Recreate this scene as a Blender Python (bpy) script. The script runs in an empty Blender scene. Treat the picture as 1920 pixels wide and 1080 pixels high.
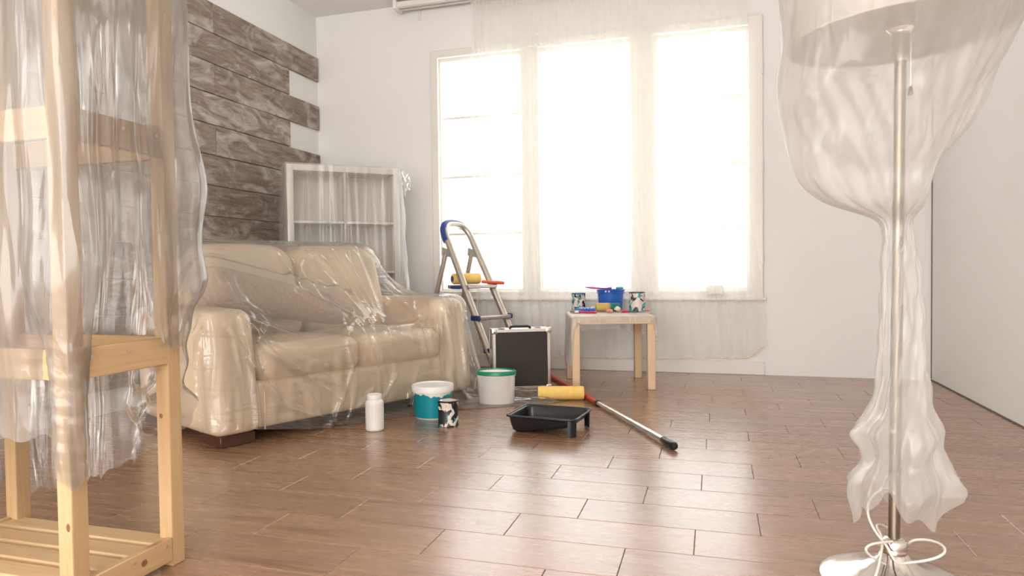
import bpy, bmesh, math, random
import numpy as np
from mathutils import Vector, Matrix

random.seed(7); rng = np.random.default_rng(7)
SC = bpy.context.scene
COL = SC.collection
PI = math.pi

# ------------------------------------------------------------------ camera
FPX = 1270.0
CAMZ = 0.8
R = np.array([[0.95847, 0.28493433, -0.0121524], [0.00399713, 0.02918566, 0.99956602], [-0.28516535, 0.95810262, -0.02683466]])
cam = bpy.data.cameras.new('camera'); cob = bpy.data.objects.new('camera', cam); COL.objects.link(cob)
cam.sensor_width = 36.0; cam.lens = 36.0 * FPX / 1920.0
cam.clip_start = 0.05
m = Matrix.Identity(4)
for i in range(3):
    m[i][0] = R[0][i]; m[i][1] = R[1][i]; m[i][2] = -R[2][i]
m[0][3] = 0; m[1][3] = 0; m[2][3] = CAMZ
cob.matrix_world = m
cam.dof.use_dof = True; cam.dof.focus_distance = 3.5; cam.dof.aperture_fstop = 6.3
SC.camera = cob

def at(u, v, d):        # point at pixel (u,v) of the 1920x1080 frame, d metres ahead of the camera
    r = R.T @ np.array([(u - 960) / FPX, -(v - 540) / FPX, 1.0]); return np.array([0, 0, CAMZ]) + r * d
def atz(u, v, z=0.0):
    r = R.T @ np.array([(u - 960) / FPX, -(v - 540) / FPX, 1.0]); return np.array([0, 0, CAMZ]) + r * ((z - CAMZ) / r[2])

# ------------------------------------------------------------------ light
w = bpy.data.worlds.new('sky'); SC.world = w; w.use_nodes = True
bg = w.node_tree.nodes['Background']; bg.inputs[0].default_value = (1.0, 1.0, 0.995, 1); bg.inputs[1].default_value = 3.3
SC.view_settings.view_transform = 'Standard'; SC.view_settings.look = 'None'
SC.view_settings.gamma = 1.0; SC.view_settings.use_curve_mapping = False
SC.view_settings.exposure = 0.63
SC.cycles.max_bounces = 7; SC.cycles.diffuse_bounces = 4; SC.cycles.glossy_bounces = 3
SC.cycles.transmission_bounces = 6; SC.cycles.transparent_max_bounces = 16
SC.cycles.use_denoising = True
SC.cycles.use_adaptive_sampling = True; SC.cycles.adaptive_threshold = 0.08; SC.cycles.adaptive_min_samples = 20
SC.cycles.sample_clamp_indirect = 6.0
SC.cycles.caustics_reflective = False; SC.cycles.caustics_refractive = False

XL, XR, YB, YF, ZC = -3.357, 1.445, 5.31, -2.6, 3.05
def area(name, loc, rot, sx, sy, power, col=(1, 1, 1), portal=False):
    l = bpy.data.lights.new(name, 'AREA'); l.shape = 'RECTANGLE'; l.size = sx; l.size_y = sy; l.energy = power; l.color = col
    if portal: l.cycles.is_portal = True
    o = bpy.data.objects.new(name, l); COL.objects.link(o); o.location = loc; o.rotation_euler = rot; return o
area('window_portal', (-0.96, YB + 0.12, 1.6), (-PI / 2, 0, 0), 2.7, 2.1, 1, portal=True)
# fill light added on the solid rear wall, standing in for daylight from behind
area('rear_fill', (-0.95, YF + 0.02, 1.45), (PI / 2, 0, 0), 4.3, 2.8, 165, (1.0, 0.985, 0.96))

# ------------------------------------------------------------------ helpers
class MB:
    def __init__(s): s.v = []; s.f = []
    def add(s, V, F, M=None):
        o = len(s.v)
        for p in V:
            q = Vector(p)
            if M is not None: q = M @ q
            s.v.append(tuple(q))
        for f in F: s.f.append(tuple(o + i for i in f))
        return s
    def box(s, c, d, r=0.0, seg=1, M=None):
        bm = bmesh.new(); bmesh.ops.create_cube(bm, size=1.0)
        for v in bm.verts: v.co = Vector((v.co.x * d[0] + c[0], v.co.y * d[1] + c[1], v.co.z * d[2] + c[2]))
        if r > 0: bmesh.ops.bevel(bm, geom=bm.edges[:] , offset=r, segments=seg, profile=0.5, affect='EDGES')
        bm.verts.index_update()
        V = [v.co.copy() for v in bm.verts]; F = [[v.index for v in f.verts] for f in bm.faces]; bm.free()
        return s.add(V, F, M)
    def lathe(s, prof, n=32, M=None, ex=1.0, ey=1.0, cap=False):
        V = []; F = []; k = len(prof)
        for r, z in prof:
            for i in range(n):
                a = 2 * PI * i / n; V.append((r * math.cos(a) * ex, r * math.sin(a) * ey, z))
        for j in range(k - 1):
            for i in range(n):
                i2 = (i + 1) % n; F.append((j * n + i, j * n + i2, (j + 1) * n + i2, (j + 1) * n + i))
        if cap:
            F.append(tuple(reversed(range(n)))); F.append(tuple((k - 1) * n + i for i in range(n)))
        return s.add(V, F, M)
    def tube(s, pts, r, n=8, closed=False, cap=True, M=None):
        pts = [Vector(p) for p in pts]; k = len(pts); V = []; F = []
        rr = r if hasattr(r, '__len__') else [r] * k
        up = None
        for j in range(k):
            if closed: t = pts[(j + 1) % k] - pts[j - 1]
            else: t = pts[min(j + 1, k - 1)] - pts[max(j - 1, 0)]
            t.normalize()
            if up is None:
                up = Vector((0, 0, 1)) if abs(t.z) < 0.9 else Vector((1, 0, 0))
            a = t.cross(up)
            if a.length < 1e-5: a = t.orthogonal()
            a.normalize(); b = t.cross(a); up = -b if False else up
            up = (up - t * up.dot(t)); up = up.normalized() if up.length > 1e-5 else t.orthogonal().normalized()
            b = up; a = t.cross(b)
            for i in range(n):
                th = 2 * PI * i / n; V.append(pts[j] + (a * math.cos(th) + b * math.sin(th)) * rr[j])
        m_ = k if closed else k - 1
        for j in range(m_):
            j2 = (j + 1) % k
            for i in range(n):
                i2 = (i + 1) % n; F.append((j * n + i, j * n + i2, j2 * n + i2, j2 * n + i))
        if cap and not closed:
            F.append(tuple(reversed(range(n)))); F.append(tuple((k - 1) * n + i for i in range(n)))
        return s.add(V, F, M)
    def grid(s, G, closed_u=False):
        nu, nv = G.shape[:2]; V = G.reshape(-1, 3); F = []
        for i in range(nu if closed_u else nu - 1):
            i2 = (i + 1) % nu
            for j in range(nv - 1): F.append((i * nv + j, i2 * nv + j, i2 * nv + j + 1, i * nv + j + 1))
        o = len(s.v); s.v += [tuple(map(float, p)) for p in V]; s.f += [tuple(o + q for q in f) for f in F]; return s
    def mesh(s, name, mat, ang=40):
        me = bpy.data.meshes.new(name); me.from_pydata(s.v, [], s.f); me.update()
        bm = bmesh.new(); bm.from_mesh(me); bmesh.ops.recalc_face_normals(bm, faces=bm.faces); bm.to_mesh(me); bm.free()
        if ang:
            me.shade_smooth(); 
            if ang < 180: me.set_sharp_from_angle(angle=math.radians(ang))
        me.materials.append(mat); return me
    def build(s, name, mat, parent=None, ang=40):
        return obj(name, s.mesh(name, mat, ang), parent)

def obj(name, me, parent=None):
    o = bpy.data.objects.new(name, me); COL.objects.link(o)
    if parent is not None: o.parent = parent
    return o
def tag(o, label=None, cat=None, group=None, kind=None):
    if label: o['label'] = label
    if cat: o['category'] = cat
    if group: o['group'] = group
    if kind: o['kind'] = kind
    return o
def thing(name, label, cat, loc=(0, 0, 0), rz=0.0, group=None):
    o = bpy.data.objects.new(name, None); COL.objects.link(o); o.empty_display_size = 0.1
    o.location = loc; o.rotation_euler = (0, 0, rz); return tag(o, label, cat, group)
def struct(name, mb, mat, ang=0, label=None):
    o = mb.build(name, mat, None, ang); o['kind'] = 'structure'
    if label: o['label'] = label
    return o
def sstep(a, b, x):
    t = np.clip((np.asarray(x, float) - a) / (b - a), 0, 1); return t * t * (3 - 2 * t)
RZ = lambda a: Matrix.Rotation(a, 4, 'Z')
T = lambda x, y, z: Matrix.Translation((x, y, z))

# ------------------------------------------------------------------ materials
def nt(name):
    m = bpy.data.materials.new(name); m.use_nodes = True; t = m.node_tree; t.nodes.clear()
    out = t.nodes.new('ShaderNodeOutputMaterial'); return m, t, out
def N(t, typ, **kw):
    n = t.nodes.new(typ)
    for k, v in kw.items():
        if k.startswith('_'): n.inputs[int(k[1:])].default_value = v
        else: setattr(n, k, v)
    return n
def ramp(t, fac, stops):
    n = t.nodes.new('ShaderNodeValToRGB'); e = n.color_ramp.elements
    while len(e) < len(stops): e.new(0.5)
    for k, (p, c) in enumerate(stops): e[k].position = p; e[k].color = (*c, 1)
    t.links.new(fac, n.inputs[0]); return n
def prin(t, out, rough=0.5, metal=0.0, col=(0.8, 0.8, 0.8), spec=0.5):
    p = t.nodes.new('ShaderNodeBsdfPrincipled'); p.inputs['Base Color'].default_value = (*col, 1)
    p.inputs['Roughness'].default_value = rough; p.inputs['Metallic'].default_value = metal
    p.inputs['Specular IOR Level'].default_value = spec
    t.links.new(p.outputs[0], out.inputs[0]); return p
def coords(t, scale=(1, 1, 1), which='Object', rand=False):
    tc = N(t, 'ShaderNodeTexCoord'); mp = N(t, 'ShaderNodeMapping'); mp.inputs['Scale'].default_value = scale
    t.links.new(tc.outputs[which], mp.inputs[0])
    if rand:
        oi = N(t, 'ShaderNodeObjectInfo'); cb = N(t, 'ShaderNodeCombineXYZ'); mu = N(t, 'ShaderNodeMath', operation='MULTIPLY', _1=37.0)
        mu2 = N(t, 'ShaderNodeMath', operation='MULTIPLY', _1=91.0)
        t.links.new(oi.outputs['Random'], mu.inputs[0]); t.links.new(oi.outputs['Random'], mu2.inputs[0])
        t.links.new(mu.outputs[0], cb.inputs[0]); t.links.new(mu2.outputs[0], cb.inputs[1]); t.links.new(mu.outputs[0], cb.inputs[2])
        t.links.new(cb.outputs[0], mp.inputs['Location'])
    return mp
def noise(t, vec, scale, detail=4, rough=0.55, dist=0.0):
    n = N(t, 'ShaderNodeTexNoise'); n.inputs['Scale'].default_value = scale; n.inputs['Detail'].default_value = detail
    n.inputs['Roughness'].default_value = rough; n.inputs['Distortion'].default_value = dist
    t.links.new(vec, n.inputs['Vector']); return n
def bump(t, h, strength, dist, p=None):
    b = N(t, 'ShaderNodeBump'); b.inputs['Strength'].default_value = strength; b.inputs['Distance'].default_value = dist
    t.links.new(h, b.inputs['Height'])
    if p is not None: t.links.new(b.outputs[0], p.inputs['Normal'])
    return b
def mixc(t, fac, a, b, blend='MIX'):
    n = N(t, 'ShaderNodeMix', data_type='RGBA', blend_type=blend)
    for s, v in ((0, fac), (6, a), (7, b)):
        if isinstance(v, (int, float)): n.inputs[s].default_value = v
        elif isinstance(v, tuple): n.inputs[s].default_value = (*v, 1)
        else: t.links.new(v, n.inputs[s])
    return n.outputs[2]

def m_plain(name, col, rough=0.5, metal=0.0, var=0.06, vs=18.0, bmp=0.0, bs=200.0, spec=0.5):
    m, t, out = nt(name); p = prin(t, out, rough, metal, col, spec); c = coords(t)
    n = noise(t, c.outputs[0], vs, 3)
    d = tuple(max(0, x * (1 - var)) for x in col); e = tuple(min(1, x * (1 + var)) for x in col)
    r = ramp(t, n.outputs[0], [(0.3, d), (0.7, e)]); t.links.new(r.outputs[0], p.inputs['Base Color'])
    if bmp:
        n2 = noise(t, c.outputs[0], bs, 3); bump(t, n2.outputs[0], bmp, 0.002, p)
    return m
M = {}
M['wall'] = m_plain('wall_paint', (0.845, 0.838, 0.822), 0.75, var=0.015, vs=1.3, bmp=0.12, bs=160)
M['ceil'] = m_plain('ceiling_paint', (0.90, 0.885, 0.86), 0.85, var=0.015, vs=1.0)
M['gap'] = m_plain('dark_gap', (0.16, 0.135, 0.115), 0.9)
M['trim'] = m_plain('white_trim_paint', (0.80, 0.775, 0.74), 0.4, var=0.01)
M['frame'] = m_plain('window_frame_paint', (0.80, 0.765, 0.71), 0.4, var=0.01)

def m_wood(name, stops, axis, rough=0.35, stretch=14.0, scale=3.2, knots=None, bstr=0.12, rr=(0.0, 0.0), tint=0.18):
    m, t, out = nt(name); p = prin(t, out, rough, 0, (0.8, 0.8, 0.8), 1.0 if axis == 0 and rr[1] else 0.5)
    sc = [stretch] * 3; sc[axis] = 1.0
    c = coords(t, tuple(sc), rand=True)
    n = noise(t, c.outputs[0], scale, 6, 0.62, 0.6); r = ramp(t, n.outputs[0], stops)
    col = r.outputs[0]
    n3 = noise(t, c.outputs[0], scale * 5, 3, 0.6)
    col = mixc(t, 0.22, col, ramp(t, n3.outputs[0], [(0.35, stops[0][1]), (0.65, stops[-1][1])]).outputs[0])
    if knots:
        s2 = [5.5] * 3; s2[axis] = 2.1
        c2 = coords(t, tuple(s2), rand=True); v = N(t, 'ShaderNodeTexVoronoi'); v.inputs['Scale'].default_value = knots[1]; t.links.new(c2.outputs[0], v.inputs['Vector'])
        k = ramp(t, v.outputs['Distance'], [(0.03, (1, 1, 1)), (0.10, (0, 0, 0))])
        col = mixc(t, k.outputs[0], col, knots[0])
    oi = N(t, 'ShaderNodeObjectInfo'); hr = ramp(t, oi.outputs['Random'], [(0.0, (1 - tint,) * 3), (1.0, (1.0, 1.0, 1.0))])
    col = mixc(t, 1.0, col, hr.outputs[0], 'MULTIPLY')
    t.links.new(col, p.inputs['Base Color']); bump(t, n.outputs[0], bstr, 0.002, p)
    if rr[1]:
        p.inputs['Coat Weight'].default_value = 0.35; p.inputs['Coat Roughness'].default_value = 0.22
        q = N(t, 'ShaderNodeMapRange'); q.inputs[3].default_value = rr[0]; q.inputs[4].default_value = rr[1]
        t.links.new(n.outputs[0], q.inputs[0]); t.links.new(q.outputs[0], p.inputs['Roughness'])
    return m
M['floor'] = m_wood('floor_wood', [(0.28, (0.18, 0.095, 0.052)), (0.45, (0.31, 0.172, 0.096)), (0.72, (0.41, 0.24, 0.14))], 0, 0.3, 13, 2.2, None, 0.025, (0.24, 0.30), 0.14)
M['subfloor'] = m_plain('joint_filler', (0.40, 0.31, 0.24), 0.7)
PINE = [(0.3, (0.52, 0.33, 0.16)), (0.55, (0.62, 0.425, 0.225)), (0.75, (0.68, 0.485, 0.275))]
for a, k in ((0, 'x'), (1, 'y'), (2, 'z')):
    M['pine_' + k] = m_wood('pine_' + k, PINE, a, 0.45, 16, 1.6, ((0.30, 0.14, 0.06), 1.0), 0.08)
BIRCH = [(0.3, (0.70, 0.49, 0.30)), (0.7, (0.78, 0.58, 0.38))]
M['birch'] = m_wood('birch_z', BIRCH, 2, 0.4, 20, 3.0, None, 0.05)
M['darkwood'] = m_wood('dark_stained_wood', [(0.3, (0.05, 0.02, 0.012)), (0.7, (0.10, 0.04, 0.022))], 1, 0.35)

def m_plank():
    m, t, out = nt('weathered_plank'); p = prin(t, out, 0.7)
    c = coords(t, (9, 1.1, 9), rand=True); n = noise(t, c.outputs[0], 3.0, 7, 0.65, 0.8)
    r = ramp(t, n.outputs[0], [(0.3, (0.13, 0.092, 0.07)), (0.5, (0.25, 0.19, 0.15)), (0.7, (0.36, 0.29, 0.24))])
    c2 = coords(t, (2.2, 1.0, 2.2), rand=True); n2 = noise(t, c2.outputs[0], 3.4, 6, 0.62, 1.2)
    k = ramp(t, n2.outputs[0], [(0.47, (0, 0, 0)), (0.72, (0.9, 0.9, 0.9))])
    col = mixc(t, k.outputs[0], r.outputs[0], (0.62, 0.57, 0.52))
    c3 = coords(t, (1, 26, 1), rand=True); n3 = noise(t, c3.outputs[0], 5.0, 2, 0.5)     # saw marks
    k3 = ramp(t, n3.outputs[0], [(0.55, (0, 0, 0)), (0.75, (0.28, 0.28, 0.28))])
    col = mixc(t, k3.outputs[0], col, (0.42, 0.37, 0.33))
    t.links.new(col, p.inputs['Base Color']); bump(t, n.outputs[0], 0.35, 0.004, p); return m
M['plank'] = m_plank()

def m_leather():
    m, t, out = nt('cream_leather'); p = prin(t, out, 0.42, 0, (0.60, 0.45, 0.30))
    c = coords(t); n = noise(t, c.outputs[0], 3.0, 3); r = ramp(t, n.outputs[0], [(0.3, (0.90, 0.72, 0.50)), (0.7, (0.93, 0.77, 0.56))])
    t.links.new(r.outputs[0], p.inputs['Base Color'])
    n2 = noise(t, c.outputs[0], 9.0, 5); bump(t, n2.outputs[0], 0.25, 0.012, p); return m
M['leather'] = m_leather()
M['fabric'] = m_plain('taupe_fabric', (0.58, 0.45, 0.34), 0.85, var=0.12, vs=60, bmp=0.4, bs=300)

def m_film(name, haze=0.25, gloss=0.5, rough=0.14, cr=9.0, cb=0.5, edge=0.45, white=(0.93, 0.92, 0.90), stretch=(1, 1, 1), fine=0.5, ridge=None):
    m, t, out = nt(name); c = coords(t, stretch)
    n1 = noise(t, c.outputs[0], cr, 5, 0.6, 1.0); n2 = noise(t, c.outputs[0], cr * 5.5, 3, 0.5, 1.5)
    mx = N(t, 'ShaderNodeMath', operation='MULTIPLY_ADD', _1=fine * 0.3); t.links.new(n2.outputs[0], mx.inputs[0]); t.links.new(n1.outputs[0], mx.inputs[2])
    hgt = mx.outputs[0]
    for rot, rs, amt in (ridge or []):
        tc = N(t, 'ShaderNodeTexCoord'); mp = N(t, 'ShaderNodeMapping'); mp.inputs['Rotation'].default_value = rot; mp.inputs['Scale'].default_value = rs
        t.links.new(tc.outputs['Object'], mp.inputs[0]); nn_ = noise(t, mp.outputs[0], 1.0, 2, 0.5, 0.7)
        sb = N(t, 'ShaderNodeMath', operation='SUBTRACT', _1=0.5); ab = N(t, 'ShaderNodeMath', operation='ABSOLUTE'); ml = N(t, 'ShaderNodeMath', operation='MULTIPLY_ADD', _1=-9.0, _2=1.0, use_clamp=True)
        ad = N(t, 'ShaderNodeMath', operation='MULTIPLY_ADD', _1=amt)
        t.links.new(nn_.outputs[0], sb.inputs[0]); t.links.new(sb.outputs[0], ab.inputs[0]); t.links.new(ab.outputs[0], ml.inputs[0]); t.links.new(ml.outputs[0], ad.inputs[0]); t.links.new(hgt, ad.inputs[2]); hgt = ad.outputs[0]
    b = bump(t, hgt, cb, 0.02)
    tr = N(t, 'ShaderNodeBsdfTransparent'); tr.inputs[0].default_value = (0.985, 0.98, 0.97, 1)
    df = N(t, 'ShaderNodeBsdfDiffuse'); df.inputs[0].default_value = (*white, 1)
    tl = N(t, 'ShaderNodeBsdfTranslucent'); tl.inputs[0].default_value = (*white, 1)
    gl = N(t, 'ShaderNodeBsdfGlossy'); gl.inputs['Roughness'].default_value = rough
    for s in (df, tl, gl): t.links.new(b.outputs[0], s.inputs['Normal'])
    hz = N(t, 'ShaderNodeMixShader', _0=0.55); t.links.new(df.outputs[0], hz.inputs[1]); t.links.new(tl.outputs[0], hz.inputs[2])
    lw = N(t, 'ShaderNodeLayerWeight'); lw.inputs['Blend'].default_value = 0.35       # a thin sheet is denser at grazing angles
    hf = N(t, 'ShaderNodeMath', operation='MULTIPLY_ADD', _1=edge, _2=haze, use_clamp=True); t.links.new(lw.outputs['Facing'], hf.inputs[0])
    a = N(t, 'ShaderNodeMixShader'); t.links.new(hf.outputs[0], a.inputs[0]); t.links.new(tr.outputs[0], a.inputs[1]); t.links.new(hz.outputs[0], a.inputs[2])
    fr = N(t, 'ShaderNodeFresnel'); fr.inputs[0].default_value = 1.5
    gf = N(t, 'ShaderNodeMath', operation='MULTIPLY_ADD', _1=gloss, _2=gloss * 0.06, use_clamp=True); t.links.new(fr.outputs[0], gf.inputs[0])
    f = N(t, 'ShaderNodeMixShader'); t.links.new(gf.outputs[0], f.inputs[0]); t.links.new(a.outputs[0], f.inputs[1]); t.links.new(gl.outputs[0], f.inputs[2])
    t.links.new(f.outputs[0], out.inputs[0]); return m
M['film_sofa'] = m_film('clear_film', 0.12, 0.64, 0.08, 3.0, 0.34, 0.22, fine=0.06, ridge=[((0, 0.5, 0.5), (1.6, 1.8, 8), 0.5), ((0.6, 0.2, 1.2), (6, 1.4, 2.0), 0.45), ((0.2, -0.7, 0.2), (2, 7.5, 2), 0.4)])
M['film_rack'] = m_film('milky_film', 0.36, 0.6, 0.16, 2.0, 0.40, 0.32, white=(0.55, 0.532, 0.51), stretch=(1, 1, 0.3), fine=0.04, ridge=[((0.12, 0.1, 0.3), (6, 6, 0.8), 0.5), ((-0.25, 0.3, 0), (9, 9, 1.4), 0.35)])
M['film_lamp'] = m_film('white_thin_film', 0.31, 0.35, 0.22, 4.0, 0.30, 0.62, stretch=(1, 1, 0.4), fine=0.06, ridge=[((0, 0.45, 0), (9, 9, 1.8), 0.3), ((0, -0.45, 0.4), (9, 9, 1.8), 0.3)])
M['film_shelf'] = m_film('thin_film', 0.13, 0.45, 0.2, 3.0, 0.3, 0.25, stretch=(1, 1, 0.25), fine=0.05, ridge=[((0, 0.06, 0), (12, 5, 0.8), 0.3)])
M['film_table'] = m_film('table_film', 0.6, 0.4, 0.2, 9.0, 0.4, 0.35, fine=0.1, ridge=[((0.1, 0.2, 0.3), (16, 16, 4), 0.3)])

def m_sheer():
    m, t, out = nt('sheer_curtain'); 
    tr = N(t, 'ShaderNodeBsdfTransparent'); tr.inputs[0].default_value = (1, 1, 0.99, 1)
    df = N(t, 'ShaderNodeBsdfDiffuse'); df.inputs[0].default_value = (0.96, 0.945, 0.915, 1)
    tl = N(t, 'ShaderNodeBsdfTranslucent'); tl.inputs[0].default_value = (0.55, 0.53, 0.49, 1)
    hz = N(t, 'ShaderNodeMixShader', _0=0.13); t.links.new(df.outputs[0], hz.inputs[1]); t.links.new(tl.outputs[0], hz.inputs[2])
    c = coords(t, (1, 1, 1)); wv = noise(t, c.outputs[0], 3.0, 1)
    lw = N(t, 'ShaderNodeLayerWeight'); lw.inputs['Blend'].default_value = 0.45
    hf = N(t, 'ShaderNodeMath', operation='MULTIPLY_ADD', _1=0.20, _2=0.25, use_clamp=True); t.links.new(lw.outputs['Facing'], hf.inputs[0])
    h2 = N(t, 'ShaderNodeMath', operation='MULTIPLY_ADD', _1=0.1, use_clamp=True); t.links.new(wv.outputs[0], h2.inputs[0]); t.links.new(hf.outputs[0], h2.inputs[2])
    f = N(t, 'ShaderNodeMixShader'); t.links.new(h2.outputs[0], f.inputs[0]); t.links.new(tr.outputs[0], f.inputs[1]); t.links.new(hz.outputs[0], f.inputs[2])
    t.links.new(f.outputs[0], out.inputs[0]); return m
M['sheer'] = m_sheer()
def m_glass():
    m, t, out = nt('window_glass'); tr = N(t, 'ShaderNodeBsdfTransparent'); gl = N(t, 'ShaderNodeBsdfGlossy'); gl.inputs['Roughness'].default_value = 0.02
    c = coords(t); n = noise(t, c.outputs[0], 2.0, 2); q = N(t, 'ShaderNodeMapRange'); q.inputs[3].default_value = 0.04; q.inputs[4].default_value = 0.07
    t.links.new(n.outputs[0], q.inputs[0]); f = N(t, 'ShaderNodeMixShader'); t.links.new(q.outputs[0], f.inputs[0])
    t.links.new(tr.outputs[0], f.inputs[1]); t.links.new(gl.outputs[0], f.inputs[2]); t.links.new(f.outputs[0], out.inputs[0]); return m
M['glass'] = m_glass()
M['white'] = m_plain('white_plastic', (0.82, 0.80, 0.77), 0.35, var=0.02)
M['shelfwhite'] = m_plain('white_laminate', (0.83, 0.80, 0.75), 0.4, var=0.01)
M['green'] = m_plain('green_plastic', (0.0, 0.22, 0.11), 0.3)
M['teal'] = m_plain('teal_paint', (0.0, 0.25, 0.31), 0.35, var=0.12, vs=8)
M['black'] = m_plain('black_plastic', (0.012, 0.012, 0.013), 0.32)
M['rubber'] = m_plain('black_rubber', (0.02, 0.02, 0.024), 0.6)
M['panel'] = m_plain('black_panel', (0.028, 0.022, 0.018), 0.55, var=0.1, vs=90, bmp=0.3, bs=400)
M['alu'] = m_plain('brushed_aluminium', (0.74, 0.72, 0.69), 0.32, 1.0, var=0.04, vs=60)
M['laddermetal'] = m_plain('ladder_aluminium', (0.52, 0.47, 0.42), 0.4, 0.8, var=0.05, vs=30)
M['chrome'] = m_plain('polished_nickel', (0.78, 0.73, 0.66), 0.16, 1.0, var=0.02)
M['pole'] = m_plain('satin_nickel', (0.30, 0.25, 0.20), 0.28, 1.0, var=0.02)
M['blue'] = m_plain('navy_plastic', (0.02, 0.055, 0.24), 0.4)
M['bucketblue'] = m_plain('blue_plastic', (0.02, 0.12, 0.50), 0.35)
M['red'] = m_plain('red_enamel', (0.50, 0.03, 0.02), 0.3)
M['orange'] = m_plain('coral_plastic', (0.85, 0.11, 0.05), 0.35)
M['magenta'] = m_plain('magenta_plastic', (0.45, 0.03, 0.30), 0.4)
M['crimson'] = m_plain('crimson_plastic', (0.60, 0.02, 0.06), 0.4)
M['foam'] = m_plain('yellow_foam', (0.92, 0.62, 0.18), 0.9, var=0.06, vs=30, bmp=0.6, bs=220)
M['bristle'] = m_plain('tan_bristle', (0.33, 0.24, 0.16), 0.9, bmp=0.5, bs=300)
M['pinkpaper'] = m_plain('crumpled_pink_paper', (0.75, 0.30, 0.25), 0.8)
M['cream'] = m_plain('cream_foam', (0.85, 0.72, 0.50), 0.85)
M['cord'] = m_plain('clear_white_cord', (0.74, 0.70, 0.63), 0.4)
M['shade'] = None
def m_shade():
    m, t, out = nt('lamp_shade_fabric'); df = N(t, 'ShaderNodeBsdfDiffuse'); tl = N(t, 'ShaderNodeBsdfTranslucent')
    c = coords(t); n = noise(t, c.outputs[0], 120, 2); r = ramp(t, n.outputs[0], [(0.3, (0.74, 0.68, 0.61)), (0.7, (0.80, 0.74, 0.67))])
    t.links.new(r.outputs[0], df.inputs[0]); t.links.new(r.outputs[0], tl.inputs[0])
    f = N(t, 'ShaderNodeMixShader', _0=0.35); t.links.new(df.outputs[0], f.inputs[1]); t.links.new(tl.outputs[0], f.inputs[2]); t.links.new(f.outputs[0], out.inputs[0]); return m
M['shade'] = m_shade()
def m_splash(name, off, thr, teal=0.5, base=(0.015, 0.013, 0.014), whit=(0.70, 0.62, 0.55)):
    m, t, out = nt(name); p = prin(t, out, 0.4); c = coords(t, (1, 1, 0.7)); c.inputs['Location'].default_value = off
    n = noise(t, c.outputs[0], 24.0, 3, 0.5, 1.3); k = ramp(t, n.outputs[0], [(thr, (0, 0, 0)), (thr + 0.02, (1, 1, 1))])
    c2 = coords(t, (1, 1, 0.7)); c2.inputs['Location'].default_value = (off[0] + 5, off[1], off[2] + 2); n2 = noise(t, c2.outputs[0], 21.0, 2, 0.5, 1.5)
    k2 = ramp(t, n2.outputs[0], [(teal, (0, 0, 0)), (teal + 0.02, (1, 1, 1))])
    col = mixc(t, k.outputs[0], base, whit); col = mixc(t, k2.outputs[0], col, (0.01, 0.36, 0.42)); t.links.new(col, p.inputs['Base Color']); return m
M['splash_a'] = m_splash('splashed_black_can', (0, 0, 0), 0.52, 0.62)
M['splash_b'] = m_splash('splashed_can_teal', (3, 1, 2), 0.45, 0.535)
M['splash_c'] = m_splash('splashed_can_pale', (7, 4, 1), 0.43, 0.55)
M['half'] = None
def m_half():
    m, t, out = nt('half_painted_foam'); p = prin(t, out, 0.9); c = coords(t); n = noise(t, c.outputs[0], 40, 3)
    sx = N(t, 'ShaderNodeSeparateXYZ'); t.links.new(c.outputs[0], sx.inputs[0]); a = N(t, 'ShaderNodeMath', operation='MULTIPLY_ADD', _1=0.012); t.links.new(n.outputs[0], a.inputs[0]); t.links.new(sx.outputs[0], a.inputs[2])
    q = N(t, 'ShaderNodeMapRange'); q.inputs[1].default_value = 0.005; q.inputs[2].default_value = 0.03; t.links.new(a.outputs[0], q.inputs[0])
    t.links.new(mixc(t, q.outputs[0], (0.60, 0.42, 0.14), (0.02, 0.17, 0.19)), p.inputs['Base Color']); bump(t, noise(t, c.outputs[0], 220, 3).outputs[0], 0.5, 0.002, p); return m
M['half'] = m_half()

# ------------------------------------------------------------------ room shell
TH = 0.22
b = MB().box(((XL + XR) / 2, (YF + YB) / 2, -0.06), (XR - XL + 0.6, YB - YF + 0.6, 0.1)); floor = struct('floor', b, M['subfloor'], label='brown wood-look plank floor')
b = MB().box(((XL + XR) / 2, (YF + YB) / 2, ZC + 0.06), (XR - XL + 0.6, YB - YF + 0.6, 0.12)); struct('ceiling', b, M['ceil'], label='off-white plain ceiling')
b = MB().box((XL - 0.06, (YF + YB) / 2, ZC / 2), (0.12, YB - YF + 0.3, ZC + 0.02)); wall_left = struct('wall_left', b, M['wall'], label='warm white wall behind the plank cladding')
b = MB().box((XR + 0.06, (YF + YB) / 2 - 0.006, ZC / 2 + 0.004), (0.12, YB - YF, ZC - 0.008)); struct('wall_right', b, M['wall'], label='plain warm white side wall beside the lamp')
WX0, WX1, WZ0, WZ1 = -2.23, 0.275, 0.62, 2.60          # rough opening
b = MB()
b.box(((XL - 0.1 + WX0) / 2, YB + TH / 2, ZC / 2), (WX0 - XL + 0.1, TH, ZC + 0.02))
b.box(((XR + 0.1 + WX1) / 2, YB + TH / 2, ZC / 2), (XR + 0.1 - WX1, TH, ZC + 0.02))
b.box(((WX0 + WX1) / 2, YB + TH / 2, WZ0 / 2), (WX1 - WX0, TH, WZ0)); b.box(((WX0 + WX1) / 2, YB + TH / 2, (WZ1 + ZC) / 2), (WX1 - WX0, TH, ZC - WZ1 + 0.02))
struct('wall_back', b, M['wall'], label='warm white wall around the wide window')
b = MB()   # rear wall, behind the camera
b.box(((XL + XR) / 2, YF - 0.1, ZC / 2), (XR - XL + 0.2, 0.2, ZC + 0.02))
struct('wall_front', b, M['wall'])
b = MB().box(((XL + 0.36) / 2, YB - 0.007, 0.05), (0.36 - XL, 0.014, 0.10), 0.003); struct('baseboard_back', b, M['trim'], label='low white baseboard under the curtain')
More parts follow.
